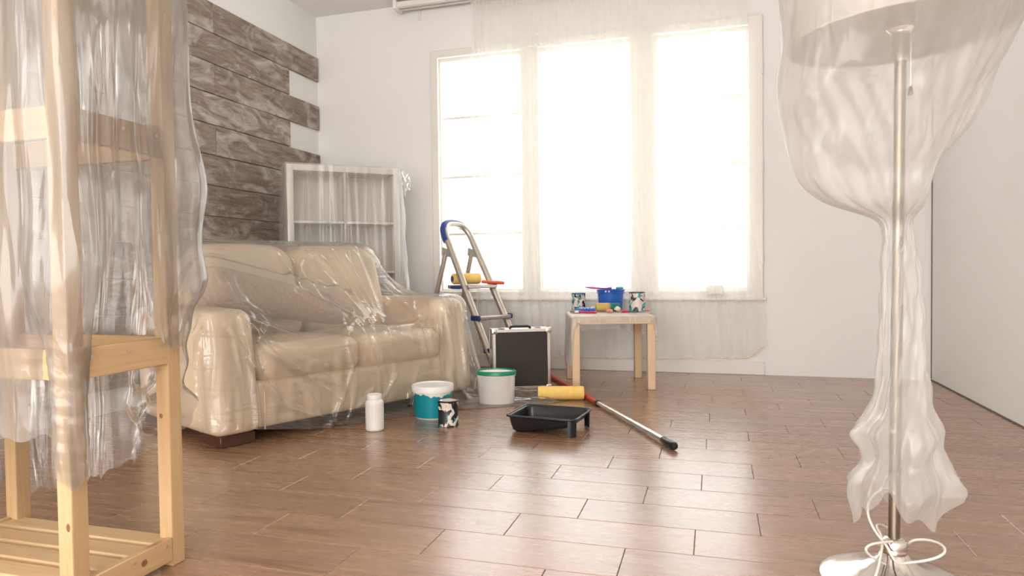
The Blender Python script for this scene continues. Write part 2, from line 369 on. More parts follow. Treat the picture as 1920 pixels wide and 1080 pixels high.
b = MB().box((XR - 0.0015, YB - 0.006, ZC / 2), (0.005, 0.012, ZC - 0.02), 0.001); struct('trim_1', b, M['gap'], label='dark vertical joint in the right corner')
b = MB().box((XR - 0.003, (0.2 + YB) / 2, 0.003), (0.006, YB - 0.2, 0.006), 0.001); struct('trim_2', b, M['gap'], label='dark joint along the foot of the right wall')

# floor planks
PL, PW, PT = 0.5545, 0.1911, 0.012
Y0 = 2.5015
def plank_mesh(x0, x1, y0, y1, g=0.0007, c=0.0014):
    V = []; cx, cy = (x0 + x1) / 2, (y0 + y1) / 2
    for ins, z in ((g, -PT), (g, -c), (g + c, 0.0)):
        for sx, sy in ((0, 0), (1, 0), (1, 1), (0, 1)):
            V.append(((x0 + ins if sx == 0 else x1 - ins) - cx, (y0 + ins if sy == 0 else y1 - ins) - cy, z))
    F = []
    for k in (0, 4):
        for i in range(4): F.append((k + i, k + (i + 1) % 4, k + 4 + (i + 1) % 4, k + 4 + i))
    F.append((8, 9, 10, 11)); mb = MB(); mb.add(V, F); return mb, cx, cy
full = plank_mesh(-PL / 2, PL / 2, -PW / 2, PW / 2)[0].mesh('floor_plank', M['floor'], 0)
rest = MB()
j0 = int(math.floor((YF - Y0) / PW)) ; j1 = int(math.ceil((YB - Y0) / PW))
for j in range(j0, j1 + 1):
    ya, yb = max(Y0 + (j - 1) * PW, YF), min(Y0 + j * PW, YB)
    if yb - ya < 0.01: continue
    xo = -0.788 + 0.1885 * j
    k0 = int(math.floor((XL - xo) / PL))
    x = xo + k0 * PL
    while x < XR:
        xa, xb = max(x, XL), min(x + PL, XR)
        if xb - xa > 0.008:
            isfull = (xb - xa) > PL - 1e-6 and (yb - ya) > PW - 1e-6
            if ya > 1.0:
                if isfull:
                    o = obj('floor_plank', full, floor); o.location = ((xa + xb) / 2, (ya + yb) / 2, 0)
                else:
                    mb, cx, cy = plank_mesh(xa, xb, ya, yb); o = mb.build('floor_plank', M['floor'], floor, 0); o.location = (cx, cy, 0)
            else:
                mb, cx, cy = plank_mesh(xa, xb, ya, yb); rest.add(mb.v, mb.f, T(cx, cy, 0))
        x += PL
o = rest.build('floor_plank_field', M['floor'], floor, 0); o['kind'] = 'stuff'

# wall planks (cladding), children of the left wall
b = None
ROWH = 0.2125; ZT = 2.686
def wall_plank(y0, y1, z0, z1, k):
    d = 0.020 + 0.004 * ((k * 37) % 5) / 5
    mb = MB(); n = 10
    # slightly uneven edges: strip of segments
    V = []; F = []
    r = random.Random(k)
    ys = [y0 + (y1 - y0) * i / n for i in range(n + 1)]
    for i, y in enumerate(ys):
        dz0 = 0.0025 + r.uniform(-0.0015, 0.0015); dz1 = 0.0025 + r.uniform(-0.0015, 0.0015)
        V += [(0, y, z0 + dz0), (d - 0.002, y, z0 + dz0), (d, y, z0 + dz0 + 0.003), (d, y, z1 - dz1 - 0.003), (d - 0.002, y, z1 - dz1), (0, y, z1 - dz1)]
    for i in range(n):
        for q in range(5): F.append((i * 6 + q, (i + 1) * 6 + q, (i + 1) * 6 + q + 1, i * 6 + q + 1))
    F.append(tuple(range(6))); F.append(tuple(n * 6 + q for q in reversed(range(6))))
    cy, cz = (y0 + y1) / 2, (z0 + z1) / 2
    mb.add([(x, y - cy, z - cz) for x, y, z in V], F)
    o = mb.build('wall_plank', M['plank'], wall_left, 0); o.location = (XL, cy, cz)
    nl = MB()
    for yy in (y0 + 0.02, y1 - 0.02):
        for zz in (z0 + 0.03, z1 - 0.03): nl.lathe([(0.0, d + 0.0015), (0.004, d + 0.001), (0.004, d - 0.002)], 6, T(0, yy - cy, zz - cz) @ Matrix.Rotation(PI / 2, 4, 'Y'))
    nl.build('nail_heads', M['gap'], o, 0)
k = 0
for row in range(12):
    z1 = ZT - row * ROWH; z0 = z1 - ROWH
    if row % 2 == 0: cuts = [5.295, 3.985, 2.42, 0.86]
    else: cuts = [4.865, 3.20, 1.64, 0.86]
    if row == 11: z0 = max(z0, 0.12)
    for a, c in zip(cuts[:-1], cuts[1:]):
        wall_plank(c + 0.0015, a - 0.0015, z0, z1, k); k += 1

# ------------------------------------------------------------------ window
win = bpy.data.objects.new('window_1', None); COL.objects.link(win); win.location = (0, 0, 0)
tag(win, 'wide three-part white window with horizontal glazing bars', kind='structure')
YW = YB + 0.03
fr = MB()
fo = (-2.262, 0.35, 0.575, 2.632)
fr.box(((fo[0] + -2.20) / 2, YB - 0.012, (fo[2] + fo[3]) / 2), (0.062, 0.03, fo[3] - fo[2]), 0.004)
fr.box(((fo[1] + 0.25) / 2, YB - 0.012, (fo[2] + fo[3]) / 2), (0.10, 0.03, fo[3] - fo[2]), 0.004)
fr.box(((fo[0] + fo[1]) / 2, YB - 0.0118, fo[3] - 0.03), (fo[1] - fo[0] - 0.01, 0.03, 0.06), 0.004)
fr.box(((fo[0] + fo[1]) / 2, YB - 0.0118, fo[2] + 0.025), (fo[1] - fo[0] - 0.01, 0.03, 0.05), 0.004)
fr.build('window_casing', M['frame'], win)
cols = [(-2.205, -1.486), (-1.335, -0.608), (-0.418, 0.25)]
for xa, xb in ((-1.486, -1.335), (-0.608, -0.418)):
    MB().box(((xa + xb) / 2, YB + 0.055, (WZ0 + WZ1) / 2), (xb - xa, 0.13, WZ1 - WZ0), 0.006).build('mullion', M['frame'], win)
for xa, xb in cols:
    s = MB(); zb, zt = 0.635, 2.56; q = 0.03
    s.box(((xa + xb) / 2, YW + 0.02, zb - q / 2 + 0.012), (xb - xa + 0.03, 0.05, q), 0.004); s.box(((xa + xb) / 2, YW + 0.02, zt + q / 2 - 0.012), (xb - xa + 0.03, 0.05, q), 0.004)
    for x in (xa - q / 2 + 0.012, xb + q / 2 - 0.012): s.box((x, YW + 0.02, (zb + zt) / 2), (q, 0.048, zt - zb + 0.02), 0.004)
    sash = s.build('sash', M['frame'], win)
    for z in (2.077, 1.582, 1.104): MB().box(((xa + xb) / 2, YW + 0.02, z), (xb - xa, 0.022, 0.021), 0.003).build('glazing_bar', M['frame'], sash)
    zz = [zb, 1.104, 1.582, 2.077, zt]
    for a, c in zip(zz[:-1], zz[1:]): MB().box(((xa + xb) / 2, YW + 0.026, (a + c) / 2), (xb - xa - 0.002, 0.004, c - a - 0.016)).build('pane', M['glass'], sash, 0)
MB().box(((fo[0] + fo[1]) / 2, YB - 0.022, 0.565), (fo[1] - fo[0] + 0.04, 0.05, 0.025), 0.005).build('window_sill', M['frame'], win)
for z in (2.25, 1.54, 0.86):
    h = MB(); h.lathe([(0, -0.045), (0.008, -0.045), (0.008, 0.045), (0, 0.045)], 10, T(0.345, YB - 0.03, z)); h.box((0.33, YB - 0.028, z), (0.03, 0.004, 0.06)); h.build('hinge', M['trim'], win)
MB().box((0.01, YB - 0.03, 0.632), (0.13, 0.04, 0.075), 0.006).build('sash_stop_block', M['frame'], win)

# curtain rail and sheer curtain
RX0, RX1 = -2.50, 0.95
rail = thing('curtain_rail', 'white double curtain rail fixed under the ceiling above the window', 'curtain rail', (0, 0, 2.97))
YR = 5.20
b = MB(); b.box(((RX0 + RX1) / 2, YR - 0.03, 0.03), (RX1 - RX0, 0.035, 0.05), 0.006); b.box(((RX0 + RX1) / 2, YR + 0.03, 0.03), (RX1 - RX0, 0.035, 0.05), 0.006); b.build('track', M['trim'], rail)
for x in (RX0 - 0.012, RX1 + 0.012): MB().box((x, YR, 0.028), (0.035, 0.14, 0.075), 0.012, 2).build('end_cap', M['white'], rail)
for x in (-2.36, -1.2, 0.1): MB().box((x, YR + 0.05, 0.035), (0.03, 0.14, 0.02), 0.003).build('bracket', M['trim'], rail)
MB().box((-2.36, YB - 0.008, -0.02), (0.02, 0.012, 0.09), 0.003).build('wall_plate', M['trim'], rail)
nu, nv = 520, 90
s = np.linspace(0, 1, nu)[:, None]; tt = np.linspace(0, 1, nv)[None, :]
ztop = 3.0; zbot = 0.115 + 0.03 * np.sin(s * 5) * 0 + 0.10 * sstep(0.93, 1.0, s) + 0.012 * np.sin(s * 9.0)
Zc = ztop + (zbot - ztop) * tt
x_t = -1.875 + s * (0.245 + 1.875); x_b = -1.86 + s * (0.375 + 1.86)
blend = sstep(0.55, 1.0, tt) ; Xc = x_t + (x_b - x_t) * blend
ph = s * 60
per = 0.5 + 0.5 * np.sin(s * 31 + 2 * np.sin(s * 12))
fold = 0.009 * np.sin(2 * PI * (s * 27 + 0.25 * np.sin(s * 23))) * (0.5 + 0.8 * per) + 0.010 * np.sin(2 * PI * s * 13 + 1.0 + tt * 0.8)
gath = 0.0022 * np.sin(2 * PI * s * 95 + 1) * (1 - sstep(0.0, 0.12, tt))
Yc = 5.222 + fold * (0.35 + 0.65 * sstep(0, 0.3, tt)) + gath + 0.02 * sstep(0.8, 1, tt) * np.sin(s * 14)
Xc = Xc + 0.003 * np.sin(2 * PI * (s * 27 + 0.25 * np.sin(s * 23)) + 1.2) * (0.4 + tt * 0.6) + 0 * Zc
G = np.stack([Xc + 0 * Zc, np.minimum(Yc, 5.272) + 0 * Zc, Zc + 0 * Xc], -1)
cur = thing('sheer_curtain', 'sheer ivory curtain hanging gathered in front of the window', 'curtain', (0, 0, 0))
MB().grid(G).build('curtain_cloth', M['sheer'], cur, 180)
hem = [(G[i, -1, 0], G[i, -1, 1], G[i, -1, 2] + 0.004) for i in range(0, nu, 4)]
MB().tube(hem, 0.0035, 5).build('hem_cord', M['cream'], cur)
tape = np.stack([G[:, 0:4, 0], G[:, 0:4, 1] - 0.006 + 0.002 * np.sin(2 * PI * s * 95), G[:, 0:4, 2]], -1)
MB().grid(tape).build('gather_tape', M['sheer'], cur, 180)

# ------------------------------------------------------------------ cloth solver for the plastic sheets
def rbox_sdf(P, c, h, r):
    q = np.abs(P - c) - (np.asarray(h) - r); sg = np.sign(P - c)
    mx = np.maximum(q, 0); ln = np.linalg.norm(mx, axis=-1); ins = np.minimum(q.max(-1), 0)
    d = ln + ins - r
    g = np.where((ln > 1e-9)[..., None], mx / np.maximum(ln, 1e-9)[..., None], 0)
    am = q.argmax(-1); one = np.eye(3)[am]
    g = np.where((ln > 1e-9)[..., None], g, one) * sg
    return d, g
def shear_box(c, h, r, sh=0.0, z0=0.0):         # box whose x runs back with height
    def f(P):
        Q = P.copy(); Q[..., 0] += sh * (P[..., 2] - z0)
        d, g = rbox_sdf(Q, np.array(c), h, r); g = g.copy(); g[..., 2] += g[..., 0] * sh
        n = np.linalg.norm(g, axis=-1, keepdims=True); return d / n[..., 0], g / n
    return f
def drape(P, L0u, L0v, fields, steps, iters, thick=0.006, fric=0.5, pin=None, kb=0.12, damp=0.98, g=0.0012, keep=None):
    V = np.zeros_like(P)
    def con(ia, ib, L, k):
        d = P[ib] - P[ia]; l = np.sqrt((d * d).sum(-1)) + 1e-9
        c = (0.5 * k * (l - L) / l)[..., None] * d; P[ia] += c; P[ib] -= c
    nu, nv = P.shape[:2]
    def pairs(du, dv):
        res = []
        if du and not dv:
            for o in range(2 * du):
                if du == 1: 
                    if o < 2: a = slice(o, nu - 1, 2); n = len(range(o, nu - 1, 2)); res.append(((slice(o, o + 2 * n - 1, 2), slice(None)), (slice(o + 1, o + 2 * n, 2), slice(None))))
        return res
    E = [slice(None)]
    def setup():
        r = []
        for o in (0, 1):
            n = len(range(o, nu - 1, 2)); r.append(((slice(o, o + 2 * n - 1, 2), slice(None)), (slice(o + 1, o + 2 * n, 2), slice(None)), L0u, 1.0))
        for o in (0, 1):
            n = len(range(o, nv - 1, 2)); r.append(((slice(None), slice(o, o + 2 * n - 1, 2)), (slice(None), slice(o + 1, o + 2 * n, 2)), L0v, 1.0))
        return r
    S = setup(); Ld = math.hypot(L0u, L0v)
    for st in range(steps):
        old = P.copy(); V *= damp; P += V; P[..., 2] -= g
        for it in range(iters):
            for a, c, L, k in S: con(a, c, L, k)
            # shear (jacobi, half strength)
            for a, c in (((slice(0, -1), slice(0, -1)), (slice(1, None), slice(1, None))), ((slice(1, None), slice(0, -1)), (slice(0, -1), slice(1, None)))):
                con(a, c, Ld, 0.25)
            if it % 3 == 0:
                con((slice(0, -2), slice(None)), (slice(2, None), slice(None)), 2 * L0u, kb); con((slice(None), slice(0, -2)), (slice(None), slice(2, None)), 2 * L0v, kb)
            if it % 3 == 2 or it == iters - 1:
                for f in fields:
                    d, n = f(P); m_ = d < thick
                    if m_.any():
                        P[m_] += n[m_] * (thick - d[m_])[:, None]
                        mv = P[m_] - old[m_]; tn = mv - n[m_] * (mv * n[m_]).sum(-1, keepdims=True); P[m_] -= tn * fric
                lo = P[..., 2] < 0.004
                if lo.any():
                    P[..., 2] = np.maximum(P[..., 2], 0.004); P[lo, 0] -= (P[lo, 0] - old[lo, 0]) * 0.5; P[lo, 1] -= (P[lo, 1] - old[lo, 1]) * 0.5
            if pin is not None: P[pin[0]] = pin[1]
        V = P - old
        sp = np.linalg.norm(V, axis=-1, keepdims=True); V *= np.minimum(1, 0.02 / np.maximum(sp, 1e-9))
    return P
def upsample(P):
    nu, nv = P.shape[:2]; Q = np.zeros((2 * nu - 1, nv, 3)); Q[::2] = P; Q[1::2] = (P[:-1] + P[1:]) / 2
    W = np.zeros((2 * nu - 1, 2 * nv - 1, 3)); W[:, ::2] = Q; W[:, 1::2] = (Q[:, :-1] + Q[:, 1:]) / 2; return W

# ------------------------------------------------------------------ sofa
SA = (-2.135, 2.507); SRZ = math.atan2(-0.42, 0.908)
sofa = thing('sofa', 'cream leather two-seat sofa under clear plastic sheeting', 'sofa', (SA[0], SA[1], 0), SRZ)
def soft_box(x0, x1, y0, y1, z0, z1, r, puff=0.0, sh=0.0, n=14, pf=0.0, seed=0):
    V = []; F = []; idx = {}
    def vid(p):
        k = tuple(np.round(p, 5))
        if k not in idx: idx[k] = len(V); V.append(p)
        return idx[k]
    for ax in range(3):
        for sg in (-1, 1):
            o1, o2 = (ax + 1) % 3, (ax + 2) % 3
            for i in range(n):
                for j in range(n):
                    q = []
                    for a, c in ((i, j), (i + 1, j), (i + 1, j + 1), (i, j + 1)):
                        p = [0, 0, 0]; p[ax] = sg
                        p[o1] = math.tan((a / n * 2 - 1) * PI / 4 * 0.98) / math.tan(PI / 4 * 0.98); p[o2] = math.tan((c / n * 2 - 1) * PI / 4 * 0.98) / math.tan(PI / 4 * 0.98)
                        q.append(vid(tuple(p)))
                    F.append(q if sg > 0 else q[::-1])
    h = np.array([(x1 - x0) / 2, (y1 - y0) / 2, (z1 - z0) / 2]); c = np.array([(x0 + x1) / 2, (y0 + y1) / 2, (z0 + z1) / 2])
    P = np.array(V); rs = np.random.default_rng(seed)
    # spread samples so that the corners get them
    Q = np.sign(P) * np.abs(P) ** 0.75 * h; inner = np.clip(Q, -(h - r), h - r); d = Q - inner; ln = np.linalg.norm(d, axis=1, keepdims=True)
    out_ = inner + np.where(ln > 1e-9, d / np.maximum(ln, 1e-9), 0) * r
    U = out_ / h
    out_[:, 2] += puff * (1 - U[:, 0] ** 2) * (1 - U[:, 1] ** 2) * np.sign(U[:, 2]) * (np.abs(U[:, 2]) > 0.5)
    out_[:, 0] += pf * (1 - U[:, 1] ** 2) * (1 - U[:, 2] ** 2) * (U[:, 0] > 0.5)
    out_ += c
    out_[:, 0] -= sh * (out_[:, 2] - z0)
    mb = MB(); mb.v = [tuple(p) for p in out_]; mb.f = [tuple(f) for f in F]; return mb
W_ = 1.65
soft_box(-0.93, -0.03, 0.15, W_ - 0.15, 0.055, 0.285, 0.03, 0, 0).build('base', M['leather'], sofa, 180)
for y0 in (0.0, W_ - 0.235): soft_box(-0.90, 0.0, y0, y0 + 0.235, 0.05, 0.625, 0.055, 0.012, 0.14, 16, 0.015).build('arm', M['leather'], sofa, 180)
for y0, y1 in ((0.235, 0.823), (0.827, 1.415)): soft_box(-0.66, -0.035, y0, y1, 0.275, 0.45, 0.055, 0.022, 0.0, 16, 0.02).build('seat_cushion', M['leather'], sofa, 180)
soft_box(-0.93, -0.70, 0.19, 1.46, 0.10, 0.90, 0.08, 0.0, 0.08).build('back_frame', M['leather'], sofa, 180)
for y0, y1 in ((0.215, 0.823), (0.827, 1.435)): soft_box(-0.80, -0.52, y0, y1, 0.42, 0.955, 0.11, 0.015, 0.30, 16, 0.05).build('back_cushion', M['leather'], sofa, 180)
for x, y in ((-0.12, 0.12), (-0.12, W_ - 0.12), (-0.82, 0.12), (-0.82, W_ - 0.12)): MB().box((x, y, 0.027), (0.17, 0.17, 0.055), 0.004).build('foot', M['darkwood'], sofa)
sm = MB()
sm.tube([(-0.004 - 0.0, 0.236, z) for z in (0.06, 0.12, 0.2, 0.27)], 0.0035, 6)
sm.build('seam', M['leather'], sofa)

# long cushion lying on the seat, under the sheet
cu = MB(); L = 0.91; prof = []
nn = 26
for i in range(nn + 1):
    q = i / nn; r = 0.135 - 0.045 * q; e = min(1, (min(q, 1 - q) * nn) / 4.0); r *= math.sqrt(max(0, 1 - (1 - e) ** 2)) * 0.98 + 0.02; prof.append((max(r, 0.002), q * L))
cu.lathe(prof, 28, Matrix.Rotation(-PI / 2, 4, 'X') @ RZ(0.0), 1.1, 0.9)
cush = cu.build('bolster_cushion', M['fabric'], None, 180)
Ms = T(SA[0], SA[1], 0) @ RZ(SRZ)
A_, B_ = Vector((-0.47, 0.10, 0.75)), Vector((-0.33, 0.985, 0.555))
cush.matrix_world = Ms @ T(*A_) @ Vector((0, 1, 0)).rotation_difference(B_ - A_).to_matrix().to_4x4()
tag(cush, 'long taupe fabric cushion lying on the sofa seat under the plastic', 'cushion')

flds = [shear_box((-0.45, 0.1175, 0.3375), (0.45, 0.1175, 0.2875), 0.055, 0.14, 0.05), shear_box((-0.45, W_ - 0.1175, 0.3375), (0.45, 0.1175, 0.2875), 0.055, 0.14, 0.05),
        shear_box((-0.34, W_ / 2, 0.37), (0.31, 0.59, 0.10), 0.05), shear_box((-0.48, W_ / 2, 0.17), (0.45, 0.62, 0.115), 0.03),
        shear_box((-0.66, W_ / 2, 0.69), (0.145, 0.612, 0.275), 0.10, 0.30, 0.42), shear_box((-0.815, W_ / 2, 0.5), (0.115, 0.635, 0.40), 0.08, 0.08, 0.10)]
def capsule(a, bb, ra, rb):
    a = np.array(a); bb = np.array(bb); ab = bb - a
    def f(P):
        t = np.clip(((P - a) @ ab) / (ab @ ab), 0, 1)[..., None]; c = a + t * ab; d = P - c; l = np.linalg.norm(d, axis=-1)
        return l - (ra + (rb - ra) * t[..., 0]), d / np.maximum(l, 1e-9)[..., None]
    return f
flds.append(capsule((-0.455, 0.20, 0.73), (-0.345, 0.89, 0.575), 0.132, 0.095))
nu, nv = 70, 84
uu = np.linspace(0, 1, nu)[:, None]; vv = np.linspace(0, 1, nv)[None, :]
Lx, Ly = 2.06, 2.38
ca, sa_ = math.cos(-0.13), math.sin(-0.13)
lx = (uu - 0.5) * Lx * (1 + 0 * vv); ly = (vv - 0.5) * Ly * (1 + 0 * uu)
P = np.stack([-0.40 + lx * ca - ly * sa_, 1.13 + lx * sa_ + ly * ca, 1.06 + 0 * lx], -1)
P[..., 2] += 0.04 * np.sin(P[..., 1] * 7 + P[..., 0] * 4) + 0.05 * np.sin(P[..., 0] * 5 - 1) + 0.012 * rng.standard_normal(P.shape[:2])
P = drape(P, Lx / (nu - 1), Ly / (nv - 1), flds, 170, 12, 0.030, 0.85)
P = upsample(P); P += 0.0015 * rng.standard_normal(P.shape)
P = drape(P, Lx / (2 * nu - 2), Ly / (2 * nv - 2), flds, 45, 16, 0.028, 0.7)
# long creases pulled between the sofa's corners
P = upsample(P)
def vnorm(P):
    du = np.gradient(P, axis=0); dv = np.gradient(P, axis=1); n = np.cross(du, dv); n /= np.maximum(np.linalg.norm(n, axis=-1, keepdims=True), 1e-9)
    return n * np.where(n[..., 2:3] < -0.3, -1, 1)
Mi = np.array(Ms); Wd = P @ Mi[:3, :3].T + Mi[:3, 3]
cc = (Wd - np.array([0, 0, CAMZ])) @ R.T; pu = 960 + FPX * cc[..., 0] / cc[..., 2]; pv = 540 - FPX * cc[..., 1] / cc[..., 2]
creases = [([(590, 470), (690, 590)], 14, 8), ([(620, 470), (694, 587)], 16, 7), ([(600, 505), (682, 592)], 11, 7), ([(645, 480), (702, 585)], 15, 7), ([(668, 476), (708, 580)], 12, 7), ([(558, 460), (662, 582)], 12, 8), ([(505, 458), (560, 545), (645, 592)], 16, 9), ([(530, 470), (600, 560), (660, 590)], 10, 7),
  ([(447, 590), (520, 625), (580, 641), (640, 630), (668, 600)], 18, 8), ([(450, 592), (500, 660), (560, 700), (640, 720)], 16, 8), ([(455, 600), (520, 672), (640, 748)], 16, 8), ([(447, 592), (480, 690), (530, 760), (630, 792)], 18, 9), ([(420, 600), (470, 680), (520, 760)], 12, 8), ([(470, 612), (560, 672), (640, 690)], 10, 7),
  ([(690, 600), (705, 650), (722, 695)], 15, 7), ([(668, 608), (690, 640), (712, 705)], 12, 6), ([(640, 592), (662, 690), (628, 785)], 10, 6), ([(708, 590), (735, 645)], 12, 6), ([(740, 560), (800, 600), (812, 665)], 12, 8), ([(772, 560), (803, 680)], 14, 7), ([(806, 566), (824, 705)], 13, 7), ([(835, 570), (852, 695)], 12, 7), ([(862, 580), (874, 705)], 14, 7), ([(700, 728), (662, 776)], 10, 6), ([(745, 700), (704, 772)], 11, 6), ([(785, 690), (762, 755)], 10, 6), ([(556, 700), (604, 782)], 9, 7), ([(395, 585), (405, 660), (398, 740)], 10, 8), ([(430, 590), (452, 700)], 8, 7), ([(720, 620), (790, 640)], 9, 7), ([(575, 470), (560, 500), (556, 540)], 7, 6)]
nrm = vnorm(P); disp = np.zeros(P.shape[:2])
for pts_, hh, ww in creases:
    best = np.full(P.shape[:2], 1e9); par = np.zeros(P.shape[:2]); acc = 0; tot = sum(math.dist(a, c) for a, c in zip(pts_[:-1], pts_[1:]))
    for a, c in zip(pts_[:-1], pts_[1:]):
        L_ = math.dist(a, c); ux, uy = (c[0] - a[0]) / L_, (c[1] - a[1]) / L_
        t_ = np.clip((pu - a[0]) * ux + (pv - a[1]) * uy, 0, L_); d = np.hypot(pu - a[0] - t_ * ux, pv - a[1] - t_ * uy)
        m_ = d < best; best = np.where(m_, d, best); par = np.where(m_, (acc + t_) / tot, par); acc += L_
    disp += hh * 0.0016 * np.clip(1 - best / ww, 0, 1) ** 1.4 * np.sin(np.clip(par * 0.9 + 0.05, 0, 1) * PI) ** 0.5
P = P + nrm * disp[..., None]; P[..., 2] = np.maximum(P[..., 2], 0.003)
fs = MB().grid(P).build('plastic_sheet', M['film_sofa'], None, 180); fs.matrix_world = Ms
tag(fs, 'clear plastic dust sheet draped over the cream sofa', 'plastic sheet')

# ------------------------------------------------------------------ bookshelf in the corner with film
FL = np.array([-2.957, 4.255]); FR_ = np.array([-2.332, 4.804]); HS = 1.59
ang = math.atan2(*(FR_ - FL)[::-1]); wS = float(np.linalg.norm(FR_ - FL)); dS = 0.30
shf = thing('bookshelf', 'white cube bookshelf wrapped in thin film behind the sofa', 'bookshelf', (FL[0], FL[1], 0), ang)
f = 0.045
for x in (f / 2, wS - f / 2): MB().box((x, dS / 2, HS / 2), (f, dS, HS), 0.002).build('side_panel', M['shelfwhite'], shf)
MB().box((wS / 2, dS / 2, HS - f / 2), (wS - 2 * f, dS, f), 0.002).build('top_panel', M['shelfwhite'], shf)
MB().box((wS / 2, dS / 2, f / 2), (wS - 2 * f, dS, f), 0.002).build('bottom_panel', M['shelfwhite'], shf)
MB().box((wS / 2, dS / 2, HS / 2), (0.018, dS - 0.01, HS - 2 * f), 0.002).build('divider', M['shelfwhite'], shf)
inn = (HS - 2 * f)
for i in range(1, 4):
    for x0, x1 in ((f, wS / 2 - 0.009), (wS / 2 + 0.009, wS - f)): MB().box(((x0 + x1) / 2, dS / 2, f + inn * i / 4), (x1 - x0, dS - 0.012, 0.018), 0.002).build('shelf', M['shelfwhite'], shf)
MB().box((wS / 2, dS - 0.004, HS / 2), (wS - 2 * f, 0.006, HS - 2 * f)).build('back_panel', M['shelfwhite'], shf)
# film: perimeter path (left side, front, right side)
def wrap_path(pts, n):
    pts = [np.array(p, float) for p in pts]; seg = [np.linalg.norm(pts[i + 1] - pts[i]) for i in range(len(pts) - 1)]; tot = sum(seg); res = []; nor = []
    for s_ in np.linspace(0, tot - 1e-6, n):
        a = s_; i = 0
        while a > seg[i]: a -= seg[i]; i += 1
        t_ = (pts[i + 1] - pts[i]) / seg[i]; res.append(pts[i] + t_ * a); nor.append((t_[1], -t_[0]))
    return np.array(res), np.array(nor), np.linspace(0, tot, n)
res, nor, sl = wrap_path([(-0.012, dS), (-0.012, -0.012), (wS + 0.012, -0.012), (wS + 0.012, dS)], 260)
k = np.ones(9) / 9
for i in range(2): nor[:, i] = np.convolve(np.pad(nor[:, i], 4, 'edge'), k, 'valid')
zz = np.linspace(HS + 0.008, 0.35, 80)
G = np.zeros((260, 80, 3))
for j, z in enumerate(zz):
    q = (HS - z) / HS; rs_ = sl - dS
    am = 0.004 + 0.03 * q
    fo_ = am * (0.5 + 0.5 * np.sin(sl * 46 + 2.5 * np.sin(sl * 11) + q * 1.5)) + am * 0.7 * (0.5 + 0.5 * np.sin(sl * 83 + 3 * np.sin(sl * 7 + 1) - q * 2))
    fo_ += 0.030 * sstep(dS + wS - 0.03, dS + wS + 0.03, sl) * (0.2 + sstep(0, 0.3, q)) * (1 + 0.22 * np.sin(q * 14) + 0.10 * np.sin(q * 37 + sl * 20))
    G[:, j, 0] = res[:, 0] + nor[:, 0] * fo_; G[:, j, 1] = res[:, 1] + nor[:, 1] * fo_; G[:, j, 2] = z
fb = MB().grid(G)
V0 = [(-0.012, -0.012, HS + 0.009), (wS + 0.012, -0.012, HS + 0.009), (wS + 0.012, dS, HS + 0.006), (-0.012, dS, HS + 0.006)]; fb.add(V0, [(0, 1, 2, 3)])
for i in range(3):      # loose flaps at the right top corner
    a = np.zeros((10, 8, 3))
    for p in range(10):
        for q in range(8): a[p, q] = (wS + 0.012 + 0.075 * p / 9 * (1 - 0.35 * i), -0.01 + 0.04 * i + 0.02 * math.sin(q * 1.3 + i), HS - 0.005 - 0.12 * q / 7 - (p / 9) * (0.05 + 0.07 * i) + 0.015 * math.sin(p + i))
    fb.grid(a)
ff = fb.build('plastic_wrap', M['film_shelf'], None, 60); ff.location = (FL[0], FL[1], 0); ff.rotation_euler = (0, 0, ang)
tag(ff, 'thin clear film hung over the white bookshelf', 'plastic sheet')

# ------------------------------------------------------------------ step ladder
la = math.atan2(-0.418, 0.907)
base = np.array([-1.696, 4.756])
lad = thing('step_ladder', 'aluminium folding step ladder with blue hoop grip by the window', 'ladder', (base[0], base[1], 0), la)
SL = 0.54
def rx(z): return (0.44 - z) * SL              # front rail x at height z (local X = front)
WL = 0.32
def ry(z, s): return WL / 2 + s * (WL / 2 + 0.02 * (0.44 - z) / 0.44 * 0.8)
for s_ in (-1, 1):
    pts = [(rx(z), ry(z, s_), z) for z in (0.03, 0.3, 0.6, 0.9, 1.03)]
    b = MB()
    for a, c in zip(pts[:-1], pts[1:]): pass
    b.tube([pts[0], pts[-1]], 0.027, 12); b.build('front_rail', M['laddermetal'], lad)
    f_ = MB(); f_.box((rx(0.02), ry(0.02, s_), 0.025), (0.06, 0.05, 0.05), 0.008); f_.build('rubber_foot', M['rubber'], lad)
    zt = 0.93; p0 = (rx(zt) - 0.075, ry(zt, s_), zt); p1 = (rx(zt) - 0.075 - 0.29, ry(0.1, s_) , 0.03)
    MB().tube([p0, p1], 0.020, 10).build('rear_leg', M['laddermetal'], lad)
    MB().box((p1[0], p1[1], 0.022), (0.05, 0.045, 0.044), 0.008).build('rubber_foot', M['rubber'], lad)
    br = MB(); br.add([(rx(0.95) + 0.02, 0, 0.95), (rx(0.95) - 0.095, 0, 0.985), (rx(0.95) - 0.10, 0, 0.92), (rx(0.90), 0, 0.895), (rx(0.95) + 0.02, 0.022, 0.95), (rx(0.95) - 0.095, 0.022, 0.985), (rx(0.95) - 0.10, 0.022, 0.92), (rx(0.90), 0.022, 0.895)], [(0, 1, 2, 3), (7, 6, 5, 4), (0, 4, 5, 1), (1, 5, 6, 2), (2, 6, 7, 3), (3, 7, 4, 0)], T(0, ry(0.93, s_) - 0.011, 0)); br.build('hinge_bracket', M['laddermetal'], lad)
